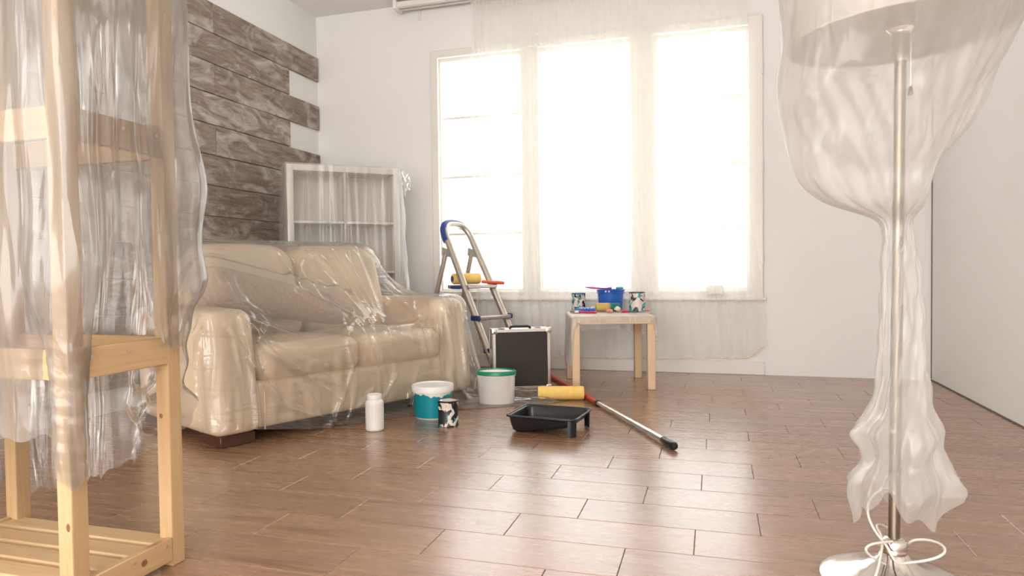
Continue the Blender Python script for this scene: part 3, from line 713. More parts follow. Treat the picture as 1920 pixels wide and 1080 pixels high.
# hoop
zt = 1.02; y0, y1 = ry(zt, -1), ry(zt, 1); hw = (y1 - y0) / 2; yc = (y0 + y1) / 2
hp = []
for i in range(21):
    a = PI * i / 20; zz_ = zt + 0.15 * (abs(math.sin(a)) ** 0.75); hp.append((rx(zz_), yc - hw * np.sign(math.cos(a)) * abs(math.cos(a)) ** 0.7, zz_))
MB().tube(hp, 0.026, 12).build('hoop', M['laddermetal'], lad)
b = MB(); b.tube([(p[0] - 0.012, p[1], p[2] + 0.006) for p in hp[0:15]], 0.032, 12); b.build('hoop_grip', M['blue'], lad)
for i, z in enumerate((0.205, 0.44, 0.675)):
    dpt = 0.085 if i < 2 else 0.24
    x = rx(z) + 0.01
    MB().box((x - (dpt / 2 - 0.045), WL / 2, z), (dpt, WL + (0.0 if i == 2 else 0.03), 0.028), 0.006).build('tread', M['laddermetal'], lad)
    for s_ in (-1, 1): MB().box((x - (dpt / 2 - 0.045), WL / 2 + s_ * (WL / 2 + 0.02), z + (0.004 if i < 2 else -0.004)), (min(dpt, 0.1) + 0.008, 0.022, 0.038 if i < 2 else 0.024), 0.006).build('tread_end_cap', M['blue'], lad)
MB().tube([(rx(0.93) - 0.075 - 0.22, 0.0, 0.25), (rx(0.93) - 0.075 - 0.22, WL, 0.25)], 0.012, 8).build('rear_brace', M['laddermetal'], lad)

# ------------------------------------------------------------------ paint rollers
def roller(name, label, loc, rz, length, rad, foam, frame=True, handle=None, hl=0.12, hx=1, parent_rot=None):
    t = thing(name, label, 'paint roller', loc, rz)
    prof = [(0.0, 0), (rad * 0.55, 0.0), (rad * 0.93, 0.003), (rad, 0.012), (rad * 1.01, length * 0.3), (rad, length * 0.6), (rad, length - 0.012), (rad * 0.93, length - 0.003), (rad * 0.55, length), (0.0, length)]
    MB().lathe(prof, 32, T(-length / 2, 0, rad) @ Matrix.Rotation(PI / 2, 4, 'Y')).build('sleeve', foam, t, 60)
    MB().lathe([(0, -0.002), (rad * 0.55, -0.003), (rad * 0.6, 0.004)], 24, T(-length / 2, 0, rad) @ Matrix.Rotation(PI / 2, 4, 'Y')).build('end_cap', M['blue'], t)
    if frame:
        p = [(length / 2 - 0.02, 0, rad), (length / 2 + 0.035, 0, rad), (length / 2 + 0.045, -hx * 0.012, rad), (length / 2 + 0.05, -hx * (rad + 0.05), 0.03), (length / 2 + 0.03, -hx * (rad + 0.065), 0.025), (0.01, -hx * (rad + 0.08), 0.022), (0, -hx * (rad + 0.10), 0.022), (0, -hx * (rad + 0.14), 0.022)]
        MB().tube(p, 0.004, 8).build('wire_frame', M['chrome'], t)
    return t
rp = at(872, 523, 5.0)
r1 = thing('paint_roller', 'yellow paint roller with coral handle on the ladder tread', 'paint roller', (0, 0, 0))
zl = 0.691; pc = atz(872, 523, zl)
pl = Ms  # ladder shares the sofa's heading
lcen = np.array([base[0], base[1]]) + 0.0
tread = Matrix.Translation((base[0], base[1], 0)) @ RZ(la)
r1.matrix_world = tread @ T(rx(0.675) - 0.07, WL / 2 - 0.0, zl) @ RZ(math.radians(72))
MB().lathe([(0.0, 0), (0.024, 0.0), (0.040, 0.003), (0.043, 0.012), (0.043, 0.22), (0.040, 0.232), (0.0, 0.233)], 28, T(-0.17, 0, 0.044) @ Matrix.Rotation(PI / 2, 4, 'Y')).build('sleeve', M['foam'], r1, 60)
MB().lathe([(0, -0.003), (0.022, -0.003), (0.024, 0.003)], 20, T(-0.17, 0, 0.044) @ Matrix.Rotation(PI / 2, 4, 'Y')).build('end_cap', M['blue'], r1)
MB().tube([(0.05, 0, 0.04), (0.085, 0, 0.04), (0.092, -0.01, 0.035), (0.09, -0.05, 0.022), (0.07, -0.055, 0.02), (0.06, -0.056, 0.02)], 0.0035, 8).build('wire_frame', M['chrome'], r1)
MB().tube([(0.055, -0.056, 0.02), (0.085, -0.06, 0.018), (0.13, -0.064, 0.014), (0.19, -0.068, 0.010), (0.245, -0.071, 0.006)], [0.011, 0.014, 0.012, 0.016, 0.013], 12).build('handle', M['orange'], r1, 60)

fl = atz(1053, 750, 0.0)
r2 = roller('paint_roller', 'yellow foam paint roller lying on the floor behind the black tray', (fl[0] - 0.005, fl[1] + 0.005, 0), math.radians(14), 0.285, 0.042, M['foam'], False)
# telescopic pole
pe = atz(1266, 839, 0.016); ps = atz(1034, 707, 0.016)
d_ = ps - pe; Lp = float(np.linalg.norm(d_)); 
pol = thing('extension_pole', 'red and silver telescopic roller pole lying across the floor', 'pole', (pe[0], pe[1], 0.0), math.atan2(d_[1], d_[0]))
L1 = float(np.linalg.norm(atz(1240, 826, 0.016) - pe)); L2 = float(np.linalg.norm(atz(1119, 757, 0.016) - pe))
cyl = lambda r, a, c, n=16: MB().lathe([(0, a), (r, a), (r, c), (0, c)], n, T(0, 0, 0.0195) @ Matrix.Rotation(PI / 2, 4, 'Y'))
cyl(0.014, L1 - 0.02, L2 + 0.02).build('inner_tube', M['alu'], pol)
cyl(0.0165, L2 + 0.015, Lp).build('outer_tube', M['red'], pol)
cyl(0.0185, L2 - 0.012, L2 + 0.018).build('locking_collar', M['black'], pol)
MB().lathe([(0, 0), (0.014, 0.002), (0.019, 0.012), (0.0175, 0.03), (0.019, 0.045), (0.0165, 0.07), (0.018, L1 - 0.01), (0.015, L1), (0, L1)], 16, T(0, 0, 0.0195) @ Matrix.Rotation(PI / 2, 4, 'Y')).build('end_grip', M['black'], pol)

# ------------------------------------------------------------------ roller tray
tc = np.array([-0.79, 3.285])
tray = thing('roller_tray', 'black plastic roller tray on the floor', 'paint tray', (tc[0], tc[1], 0), math.radians(-6))
TLn, TWd, zr = 0.345, 0.285, 0.085
def rrect(lx_, ly_, r, n=5):
    p = []
    for cx, cy, a0 in ((lx_ / 2 - r, ly_ / 2 - r, 0), (-lx_ / 2 + r, ly_ / 2 - r, PI / 2), (-lx_ / 2 + r, -ly_ / 2 + r, PI), (lx_ / 2 - r, -ly_ / 2 + r, 1.5 * PI)):
        for i in range(n + 1): a = a0 + PI / 2 * i / n; p.append((cx + r * math.cos(a), cy + r * math.sin(a)))
    return p
def tz(x): return 0.004 if x < -0.02 else 0.004 + (x + 0.02) / (TLn / 2 + 0.02) * 0.048
rings = []
for k_, (ins, q) in enumerate(((0.0, 1.0), (0.004, 0.9), (0.010, 0.5), (0.018, 0.12), (0.03, 0.0), (0.06, 0.0), (0.10, 0.0))):
    rings.append([(x, y, tz(x) + (zr - tz(x)) * q) for x, y in rrect(TLn - 2 * ins, TWd - 2 * ins, max(0.03 - ins * 0.2, 0.008))])
b = MB(); nR = len(rings[0])
V = [p for r_ in rings for p in r_]; F = []
for j in range(len(rings) - 1):
    for i in range(nR): i2 = (i + 1) % nR; F.append((j * nR + i, j * nR + i2, (j + 1) * nR + i2, (j + 1) * nR + i))
F.append(tuple((len(rings) - 1) * nR + i for i in range(nR))); b.add(V, F)
o = b.build('basin', M['black'], tray, 50); sd = o.modifiers.new('wall', 'SOLIDIFY'); sd.thickness = 0.003; sd.offset = 0
MB().tube([(x, y, zr) for x, y in rrect(TLn + 0.012, TWd + 0.012, 0.034, 6)], 0.0055, 8, True).build('rim', M['black'], tray, 60)
rg = MB()
for i in range(7):
    for j in range(7):
        x = 0.005 + i * 0.021; y = -0.095 + j * 0.031 + (0.015 if i % 2 else 0)
        if y > 0.11: continue
        rg.box((0, 0, 0), (0.019, 0.008, 0.010), 0.002, 1, T(x, y, tz(x) + 0.005) @ RZ(0.6 if i % 2 else -0.6))
rg.build('grip_ridges', M['black'], tray)
for s_ in (-1, 1):
    g = MB(); y = s_ * (TWd / 2 - 0.002)
    for i in range(8):
        a = PI / 2 * i / 7
    pth = rrect(TLn + 0.008, TWd + 0.008, 0.034, 6)
    sel = [p for p in pth if p[0] > TLn / 2 - 0.045 and p[1] * s_ > 0]
    sel = sorted(sel, key=lambda p: (p[1] * s_ * -1, p[0])) if False else sel
    V = []; F = []
    for x_, y_ in sel:
        V += [(x_, y_, zr), (x_ * 0.985, y_ * 0.985, 0.0), (x_ * 0.975, y_ * 0.965, 0.0), (x_ * 0.975, y_ * 0.965, zr)]
    for i in range(len(sel) - 1):
        for q in range(4): F.append((i * 4 + q, (i + 1) * 4 + q, (i + 1) * 4 + (q + 1) % 4, i * 4 + (q + 1) % 4))
    F.append((0, 1, 2, 3)); F.append(tuple((len(sel) - 1) * 4 + q for q in (3, 2, 1, 0)))
    g.add(V, F); g.build('leg', M['black'], tray, 50)

# ------------------------------------------------------------------ jar, buckets, cans on the floor
def ribbed(prof, n, amp, nr, z0, z1):
    V = []; F = []
    for r, z in prof:
        for i in range(n):
            a = 2 * PI * i / n; q = r * (1 + (amp * math.cos(nr * a) if z0 <= z <= z1 else 0)); V.append((q * math.cos(a), q * math.sin(a), z))
    for j in range(len(prof) - 1):
        for i in range(n): i2 = (i + 1) % n; F.append((j * n + i, j * n + i2, (j + 1) * n + i2, (j + 1) * n + i))
    return MB().add(V, F)
pj = atz(703, 806); jar = thing('jar', 'tall white ribbed plastic jar beside the sofa', 'jar', (pj[0], pj[1], 0))
prof = [(0.0, 0.0), (0.040, 0.0), (0.045, 0.004), (0.046, 0.012), (0.0455, 0.02)] + [(0.0455, 0.02 + 0.105 * i / 6) for i in range(1, 7)] + [(0.046, 0.135), (0.0445, 0.144), (0.038, 0.153), (0.034, 0.157), (0.034, 0.158)]
ribbed(prof, 96, 0.012, 24, 0.021, 0.126).build('body', M['white'], jar, 60)
MB().lathe([(0.034, 0.157), (0.0365, 0.159), (0.0365, 0.178), (0.034, 0.182), (0.031, 0.182), (0.029, 0.178), (0.0, 0.178)], 40).build('cap', M['white'], jar, 40)

pb = atz(812, 780); tb = thing('paint_bucket', 'white lidded bucket with teal paint on its side', 'bucket', (pb[0], pb[1], 0))
MB().lathe([(0.0, 0.0), (0.094, 0.0), (0.097, 0.004), (0.108, 0.15), (0.0, 0.15)], 48).build('body', M['white'], tb, 50)
V = []; F = []; n = 96
for j in range(2):
    for i in range(n):
        a = 2 * PI * i / n
        z = 0.006 if j == 0 else 0.128 + 0.007 * math.sin(3 * a + 1) + 0.004 * math.sin(11 * a) + 0.003 * math.sin(23 * a + 2)
        r = 0.0978 + 0.011 * z / 0.15; V.append((r * math.cos(a), r * math.sin(a), z))
for i in range(n): F.append((i, (i + 1) % n, n + (i + 1) % n, n + i))
MB().add(V, F).build('paint_coat', M['teal'], tb, 60)
MB().lathe([(0.108, 0.142), (0.115, 0.143), (0.116, 0.172), (0.113, 0.177), (0.105, 0.177), (0.103, 0.171), (0.06, 0.168), (0.0, 0.168)], 48).build('lid', M['white'], tb, 40)
a0 = math.radians(195); hx_, hy_ = 0.112 * math.cos(a0), 0.112 * math.sin(a0)
MB().tube([(0.112 * math.cos(a0 + q * 0.5) * (1 + 0.18 * abs(math.sin(q))), 0.112 * math.sin(a0 + q * 0.5) * (1 + 0.18 * abs(math.sin(q))), 0.13 - 0.07 * math.sin((q + 1.6) / 3.2 * PI)) for q in np.linspace(-1.6, 1.6, 17)], 0.002, 6).build('wire_handle', M['alu'], tb)
MB().box((hx_ * 1.17, hy_ * 1.17, 0.06), (0.02, 0.03, 0.016), 0.005).build('handle_grip', M['black'], tb)

def can(name, label, loc, rad, h, mat, rz=0.0, lid=None):
    t = thing(name, label, 'paint can', loc, rz)
    MB().lathe([(0.0, 0.0), (rad * 0.98, 0.0), (rad * 1.02, 0.002), (rad * 1.02, 0.006), (rad, 0.009), (rad, h - 0.008)], 40).build('body', mat, t, 40)
    MB().lathe([(rad, h - 0.008), (rad * 1.03, h - 0.006), (rad * 1.03, h - 0.001), (rad * 1.0, h), (rad * 0.93, h), (rad * 0.90, h - 0.007)], 40).build('rim', lid or mat, t, 40)
    MB().lathe([(rad * 0.91, h - 0.005), (rad * 0.85, h - 0.002), (rad * 0.8, h - 0.006), (0, h - 0.006)], 40).build('lid', M['alu'], t, 40)
    return t
pc_ = atz(841, 797); can('paint_can', 'small black paint-splashed can in front of the teal bucket', (pc_[0], pc_[1], 0), 0.053, 0.132, M['splash_a'], 0.4, M['black'])

pw = atz(931, 755); wb = thing('paint_bucket', 'oval white bucket with green-rimmed lid by the black case', 'bucket', (pw[0], pw[1], 0), math.radians(12))
ex, ey = 1.0, 0.72
MB().lathe([(0.0, 0.0), (0.104, 0.0), (0.108, 0.005), (0.114, 0.165), (0.117, 0.167), (0.117, 0.178), (0.0, 0.178)], 56, None, ex, ey).build('body', M['white'], wb, 50)
MB().lathe([(0.117, 0.172), (0.121, 0.174), (0.121, 0.193), (0.117, 0.197), (0.108, 0.197), (0.106, 0.190)], 56, None, ex, ey).build('lid_rim', M['green'], wb, 50)
MB().lathe([(0.108, 0.191), (0.10, 0.187), (0.0, 0.187)], 56, None, ex, ey).build('lid_panel', M['white'], wb, 50)
MB().tube([(-0.117 - 0.012 * math.sin(q * PI), -0.05 * q * 1.4 - 0.0, 0.16 - 0.075 * math.sin(q * PI)) for q in np.linspace(0, 1, 12)], 0.0018, 6).build('wire_handle', M['alu'], wb)

# ------------------------------------------------------------------ flight case
cA = np.array([-1.40, 4.241]); cB = np.array([-1.051, 4.422]); ca_ = math.atan2(*(cB - cA)[::-1]); cw = float(np.linalg.norm(cB - cA)); ch = 0.405; cd = 0.15
case = thing('tool_case', 'black aluminium-edged tool case standing upright beside the sofa', 'case', (cA[0], cA[1], 0), ca_)
MB().box((cw / 2, cd / 2, ch / 2), (cw - 0.01, cd - 0.01, ch - 0.01)).build('body', M['panel'], case)
MB().box((cw / 2, cd / 2, ch - 0.0045), (cw - 0.02, cd - 0.02, 0.004)).build('top_panel', M['alu'], case)
fr = MB(); e = 0.022
for y, dy in ((0.0, 1), (cd, -1)):
    for x in (0, cw): fr.box((x + (e / 2 if x == 0 else -e / 2), y + dy * 0.006, ch / 2), (e, 0.014, ch), 0.003)
    for z in (e / 2, ch - e / 2): fr.box((cw / 2, y + dy * 0.0062, z), (cw, 0.014, e), 0.003)
for x in (0.005, cw - 0.005):
    for z in (ch - 0.006, 0.006): fr.box((x, cd / 2, z), (0.013, cd, 0.013), 0.003)
    for y in (0.02, 0.045, cd - 0.012): fr.box((x, y, ch / 2), (0.0125, 0.012, ch - 0.01), 0.002)
fr.build('edge_profile', M['alu'], case)
for x in (0.012, cw - 0.012):
    for z in (0.012, ch - 0.012): MB().box((x, 0.004, z), (0.038, 0.022, 0.038), 0.007, 2).build('corner_cap', M['chrome'], case)
MB().tube([(cw / 2 - 0.07, 0.06, ch), (cw / 2 - 0.065, 0.055, ch + 0.010), (cw / 2 - 0.05, 0.05, ch + 0.014), (cw / 2 + 0.05, 0.05, ch + 0.014), (cw / 2 + 0.065, 0.055, ch + 0.010), (cw / 2 + 0.07, 0.06, ch)], 0.0085, 10).build('handle', M['rubber'], case, 60)
for x in (cw / 2 - 0.125, cw / 2 + 0.125):
    l_ = MB().box((x, 0.055, ch + 0.003), (0.045, 0.05, 0.008), 0.003); l_.box((x, 0.03, ch + 0.006), (0.028, 0.03, 0.008), 0.003); l_.build('latch', M['chrome'], case)
MB().box((-0.004, 0.05, ch * 0.55), (0.006, 0.012, 0.10), 0.002).build('hinge', M['chrome'], case)

# ------------------------------------------------------------------ table
tr_ = math.radians(16); TC = np.array([-0.705, 4.705]); TS = 0.55; THt = 0.485
tab = thing('side_table', 'small square birch table covered with film under the window', 'table', (TC[0], TC[1], 0), tr_)
MB().box((0, 0, THt - 0.025), (TS, TS, 0.05), 0.003).build('tabletop', M['birch'], tab)
for x in (-1, 1):
    for y in (-1, 1): MB().box((x * (TS / 2 - 0.027), y * (TS / 2 - 0.027), (THt - 0.05) / 2), (0.052, 0.052, THt - 0.05), 0.003).build('leg', M['birch'], tab)
ft = [shear_box((0, 0, THt - 0.027), (TS / 2, TS / 2, 0.027), 0.006)] + [shear_box((x * (TS / 2 - 0.027), y * (TS / 2 - 0.027), 0.215), (0.027, 0.027, 0.22), 0.005) for x in (-1, 1) for y in (-1, 1)]
nu = nv = 46
X0, X1, Y0_, Y1 = -0.515, 0.395, -0.315, 0.385
uu = np.linspace(0, 1, nu)[:, None]; vv = np.linspace(0, 1, nv)[None, :]
P = np.stack([X0 + (X1 - X0) * uu + 0 * vv, Y0_ + (Y1 - Y0_) * vv + 0 * uu, THt + 0.03 + 0 * uu * vv], -1); P[..., 2] += 0.004 * rng.standard_normal((nu, nv)) + 0.012 * np.sin(P[..., 0] * 30) * (np.abs(P[..., 1]) > 0.27) + 0.014 * np.sin(P[..., 1] * 34) * (np.abs(P[..., 0]) > 0.27)
P = drape(P, (X1 - X0) / (nu - 1), (Y1 - Y0_) / (nv - 1), ft, 90, 8, 0.004, 0.7)
P = upsample(P); P += 0.0008 * rng.standard_normal(P.shape)
P = drape(P, (X1 - X0) / (2 * nu - 2), (Y1 - Y0_) / (2 * nv - 2), ft, 30, 10, 0.004, 0.7)
tf = MB().grid(P).build('plastic_cover', M['film_table'], None, 180); tf.location = (TC[0], TC[1], 0); tf.rotation_euler = (0, 0, tr_)
tag(tf, 'crumpled plastic film draped over the small birch table', 'plastic sheet')
TZ = THt + 0.0065

p = atz(1085, 581, TZ); can('paint_can', 'splashed teal and black paint can on the table, left of the blue bucket', (p[0], p[1], TZ), 0.052, 0.128, M['splash_b'], 1.0, M['blue'])
p = atz(1194.5, 584, TZ); can('paint_can', 'splashed pale and teal paint can on the table, right of the blue bucket', (p[0], p[1], TZ), 0.057, 0.14, M['splash_c'], 2.2, M['black'])
p = atz(1145, 580.5, TZ); bb = thing('bucket', 'small blue plastic bucket standing on the table', 'bucket', (p[0], p[1], TZ))
MB().lathe([(0.0, 0.0), (0.083, 0.0), (0.086, 0.004), (0.097, 0.125), (0.104, 0.126), (0.104, 0.133), (0.1, 0.135), (0.106, 0.15), (0.104, 0.153), (0.1, 0.152), (0.093, 0.13), (0.080, 0.006), (0, 0.006)], 48).build('body', M['bucketblue'], bb, 40)
MB().tube([(0.105 * math.cos(a), 0.105 * math.sin(a), 0.130) for a in np.linspace(0, 2 * PI, 40, endpoint=False)], 0.003, 6, True).build('rim_ring', M['bucketblue'], bb)
for q in (-0.02, 0.005): MB().box((q, -0.1065, 0.14), (0.012, 0.006, 0.012), 0.002).build('clip', M['white'], bb)
bz = TZ + 0.1535
br = thing('paint_brush', 'magenta-handled brush with teal bristles across the blue bucket', 'paint brush', (p[0], p[1], bz), math.radians(8))
MB().tube([(-0.19, -0.02, 0.017), (-0.13, -0.02, 0.012), (-0.09, -0.02, 0.009), (-0.03, -0.02, 0.007), (0.01, -0.02, 0.009)], [0.004, 0.008, 0.0065, 0.006, 0.011], 10).build('handle', M['magenta'], br, 60)
MB().box((0.025, -0.02, 0.009), (0.035, 0.045, 0.015), 0.003).build('ferrule', M['chrome'], br)
MB().box((0.068, -0.02, 0.0095), (0.055, 0.046, 0.017), 0.005).build('bristles', M['teal'], br)

p = (atz(1140, 583.5, TZ)); r3 = thing('paint_roller', 'half teal-stained roller with blue handle lying on the table', 'paint roller', (p[0], p[1] - 0.03, TZ), math.radians(20))
MB().lathe([(0, 0), (0.024, 0), (0.030, 0.003), (0.031, 0.01), (0.031, 0.165), (0.030, 0.172), (0.022, 0.175), (0, 0.175)], 28, T(-0.085, 0, 0.0315) @ Matrix.Rotation(PI / 2, 4, 'Y')).build('sleeve', M['half'], r3, 60)
MB().tube([(-0.07, 0, 0.0315), (-0.11, 0, 0.0315), (-0.118, -0.01, 0.03), (-0.12, -0.03, 0.022), (-0.135, -0.04, 0.018), (-0.15, -0.042, 0.016)], 0.003, 8).build('wire_frame', M['chrome'], r3)
hb = MB().tube([(-0.10, -0.052, 0.016), (-0.15, -0.055, 0.016), (-0.2, -0.057, 0.016), (-0.235, -0.058, 0.016)], [0.013, 0.016, 0.015, 0.013], 14).build('handle', M['bucketblue'], r3, 60)
for i in range(4): MB().tube([(-0.13 - 0.022 * i + 0.0165 * 0, -0.054 + 0.0165 * math.cos(a), 0.016 + 0.0165 * math.sin(a)) for a in np.linspace(0.2, 2.6, 8)], 0.0018, 5).build('grip_ring', M['white'], hb)
pa = atz(1066, 587, TZ); pb_ = atz(1112, 590, TZ); dd = pb_ - pa; lb = float(np.linalg.norm(dd))
b2 = thing('paint_brush', 'red-handled brush with tan bristles at the table edge', 'paint brush', (pa[0] + 0.01, pa[1] + 0.03, TZ), math.atan2(dd[1], dd[0]) + 0.25)
MB().box((0.022, 0, 0.010), (0.045, 0.034, 0.016), 0.005).build('bristles', M['bristle'], b2)
MB().box((0.058, 0, 0.009), (0.03, 0.034, 0.014), 0.003).build('ferrule', M['white'], b2)
MB().tube([(0.072, 0, 0.009), (0.09, 0, 0.008), (0.14, 0, 0.007), (0.19, 0, 0.0085), (0.215, 0, 0.007)], [0.010, 0.0065, 0.007, 0.0085, 0.005], 10).build('handle', M['crimson'], b2, 60)
def scrap(name, label, cat, u_, v_, size, mat, seed):
    q = atz(u_, v_, TZ); bm = bmesh.new(); bmesh.ops.create_icosphere(bm, subdivisions=3, radius=1.0); rs = random.Random(seed)
    offs = [(rs.uniform(-3, 3), rs.uniform(-3, 3), rs.uniform(-3, 3), rs.uniform(0, 6)) for _ in range(6)]
    for v in bm.verts:
        k_ = 1 + 0.12 * sum(math.sin(a * v.co.x * 2 + b_ * v.co.y * 2 + c_ * v.co.z * 2 + d) for a, b_, c_, d in offs) / 1.5
        v.co = v.co * k_; v.co.x *= size[0]; v.co.y *= size[1]; v.co.z *= size[2]
    mz = min(v.co.z for v in bm.verts)
    for v in bm.verts: v.co.z -= mz
    me = bpy.data.meshes.new(name); bm.to_mesh(me); bm.free(); me.shade_smooth(); me.materials.append(mat)
    o = obj(name, me); o.location = (q[0], q[1], TZ); return tag(o, label, cat)
scrap('paper_scrap', 'crumpled pink paper scrap in front of the stained roller', 'paper scrap', 1143, 586.5, (0.026, 0.02, 0.013), M['pinkpaper'], 1)
scrap('foam_piece', 'small cream foam piece by the teal end of the roller', 'foam', 1158, 585, (0.022, 0.018, 0.017), M['cream'], 2)
scrap('paper_scrap', 'crumpled crimson scrap beside the right-hand can', 'paper scrap', 1173, 586.5, (0.028, 0.018, 0.010), M['crimson'], 3)
scrap('paper_scrap', 'pink scrap peeping out behind the right-hand can', 'paper scrap', 1214, 584, (0.02, 0.018, 0.011), M['pinkpaper'], 4)

# ------------------------------------------------------------------ pine rack, foreground left
XR_ = -1.42; PS = 0.044
rack = thing('wooden_rack', 'bare pine shelving rack half wrapped in plastic in the foreground', 'rack', (0, 0, 0))
HR = 1.78; XA = -2.03
NY, FY = 1.192, 1.49
for x0 in (XR_ - PS, XA):
    for y0 in (NY, FY): MB().box((x0 + PS / 2, y0 + PS / 2, HR / 2), (PS, PS, HR), 0.002).build('post', M['pine_z'], rack)
RT = 0.02
for z0, z1 in ((0.016, 0.08), (0.555, 0.628), (1.115, 1.190), (1.69, 1.765)):
    for xs in (XR_ - RT, XA): 
        o = MB().box((xs + RT / 2, (NY + PS + FY) / 2, (z0 + z1) / 2), (RT, FY - NY - PS, z1 - z0), 0.002).build('side_rail', M['pine_y'], rack)
        if xs > -1.6:
            for yy in ((NY + PS + 0.02), (NY + PS + FY) / 2, FY - 0.02): MB().lathe([(0, 0.0012), (0.0045, 0.0008), (0.0045, -0.001)], 8, T(XR_, yy, (z0 + z1) / 2 + 0.014) @ Matrix.Rotation(PI / 2, 4, 'Y')).build('screw_head', M['alu'], o)
    if z0 > 0.1:
        for ys in (NY + 0.004, FY + PS - RT - 0.004): MB().box(((XR_ - PS + XA + PS) / 2, ys + RT / 2, (z0 + z1) / 2), (XR_ - XA - 2 * PS, RT, z1 - z0), 0.002).build('long_rail', M['pine_x'], rack)
for i in range(4):
    y = NY + 0.01 + i * 0.0815
    MB().box(((XR_ - RT + XA + RT) / 2, y + 0.035, 0.066), (XR_ - XA - 2 * RT - 0.002, 0.066, 0.02), 0.004).build('slat', M['pine_x'], rack)
M['knot'] = m_plain('pine_knot', (0.22, 0.10, 0.045), 0.5, var=0.3, vs=120)
def knot(par, p, ax, rx_, rz_):
    mk = MB().lathe([(0.0, 0.0006), (0.6, 0.0005), (1.0, 0.0)], 18); V_ = []
    for x_, y_, h_ in mk.v: V_.append((p[0] + h_, p[1] + x_ * rx_, p[2] + y_ * rz_) if ax == 0 else (p[0] + x_ * rx_, p[1] - h_, p[2] + y_ * rz_))
    mk.v = V_; mk.build('knot', M['knot'], par, 180)
def on_x(u, v, x):
    r = R.T @ np.array([(u - 960) / FPX, -(v - 540) / FPX, 1.0]); return np.array([0, 0, CAMZ]) + r * (x / r[0])
def on_y(u, v, y):
    r = R.T @ np.array([(u - 960) / FPX, -(v - 540) / FPX, 1.0]); return np.array([0, 0, CAMZ]) + r * (y / r[1])
knot(rack, on_x(271, 1056, XR_), 0, 0.010, 0.009); knot(rack, on_y(302, 780, FY), 1, 0.006, 0.007); knot(rack, on_y(128, 990, NY), 1, 0.006, 0.010)
# plastic hung over the rack: runs along the front, round the near corner post, along the side, round the far post and along the back
o_ = 0.035
xr, xa, yn, yf = XR_ + o_, XA - o_, NY - o_, FY + PS + o_
ctr = [(xa, yn), (xr, yn), (xr, yf), (xa, yf)]
nS = 420; nZ = 150
res, nor, sl = wrap_path([(xa, yn), (xr, yn), (xr, yf), (xa, yf), (xa, yn)], nS)
LA = xr - xa; LB = yf - yn
sN, sF = LA, LA + LB
kk = 15
for i in range(2): nor[:, i] = np.convolve(np.pad(nor[:, i], kk // 2, 'edge'), np.ones(kk) / kk, 'valid'); res[:, i] = np.convolve(np.pad(res[:, i], kk // 2, 'edge'), np.ones(kk) / kk, 'valid')
Nc = np.array([XR_ - PS / 2, NY + PS / 2]); Fc = np.array([XR_ - PS / 2, FY + PS / 2])
# bottom edge height along the path
key_s = [0, sN - 0.40, sN - 0.14, sN - 0.05, sN, sN + 0.045, sN + 0.085, sN + 0.105, sN + 0.145, sN + 0.20, sN + 0.225, sN + 0.26, sF - 0.03, sF + 0.02, sF + 0.07, sF + 0.14, sF + 0.28, sF + 0.45, sF + LA, sl[-1]]
key_z = [0.50, 0.46, 0.42, 0.34, 0.30, 0.33, 0.56, 0.78, 0.875, 0.875, 0.80, 0.62, 0.60, 0.50, 0.36, 0.30, 0.24, 0.17, 0.13, 0.40]
zb = np.interp(sl, key_s, key_z); zb = np.convolve(np.pad(zb, 2, 'edge'), np.ones(5) / 5, 'valid')
zb += 0.008 * np.sin(sl * 60) + 0.005 * np.sin(sl * 143)
G = np.zeros((nS, nZ, 3)); tq = np.linspace(0, 1, nZ)
ztop = HR + 0.01
for j in range(nZ):
    z = ztop + (zb - ztop) * tq[j]
    fold = 0.008 * np.sin(sl * 33 + 3 * np.sin(sl * 9 + z * 1.2)) + 0.003 * np.sin(sl * 71 + 2.5 * np.sin(sl * 17 - z * 2) + z) + 0.0008 * np.sin(sl * 171 + z * 4)
    fold += 0.009 * np.sin(z * 9 + sl * 13) * np.sin(sl * 21 - z * 5)
    amp = 0.35 + 0.9 * sstep(1.7, 1.2, z)
    bul = 0.035 * np.exp(-((sl - sF) / 0.10) ** 2) * sstep(1.3, 0.95, z) * (1 + 0.35 * np.sin(z * 19))
    pos = res + nor * (fold * amp + bul)[:, None]
    # pulled in around the near post
    wN = sstep(0.82, 0.52, z) * sstep(0.20, 0.07, np.abs(sl - sN))
    a = (sl - sN) / 0.11 * 2.6 - PI / 4
    rN = (0.037 + 0.0008 * np.sin(z * 110 + 3 * np.sin(sl * 30)) + 0.003 * np.sin(sl * 90 + z * 14) + 0.001 * np.sin(z * 190 + sl * 40))
    tight = Nc + np.stack([np.cos(a), np.sin(a)], -1) * rN[:, None]
    pos = pos * (1 - wN)[:, None] + tight * wN[:, None]
    wF = sstep(0.80, 0.64, z) * sstep(0.19, 0.07, np.abs(sl - sF - 0.01)) * sstep(0.42, 0.5, z) * 0.85
    a = (sl - sF) / 0.13 * 2.5 + PI / 4
    rF = 0.040 + 0.012 * np.sin(sl * 110 + z * 30) * 0.6 + 0.006 * np.sin(z * 60)
    tight = Fc + np.stack([np.cos(a), np.sin(a)], -1) * rF[:, None]
    pos = pos * (1 - wF)[:, None] + tight * wF[:, None]
    # back sheet sags and bunches behind the far post
    wB = sstep(sF + 0.02, sF + 0.10, sl) * sstep(0.62, 0.40, z) * sstep(sF + 0.34, sF + 0.12, sl)
    pos[:, 1] += wB * (0.03 * np.sin(sl * 70 + z * 25) + 0.015 * np.sin(sl * 31 - z * 60))
    G[:, j, 0] = pos[:, 0]; G[:, j, 1] = pos[:, 1]; G[:, j, 2] = z
fm = MB().grid(G)
cx, cy = (xa + xr) / 2, (yn + yf) / 2
cap = np.zeros((nS, 3, 3)); cap[:, 0] = G[:, 0]
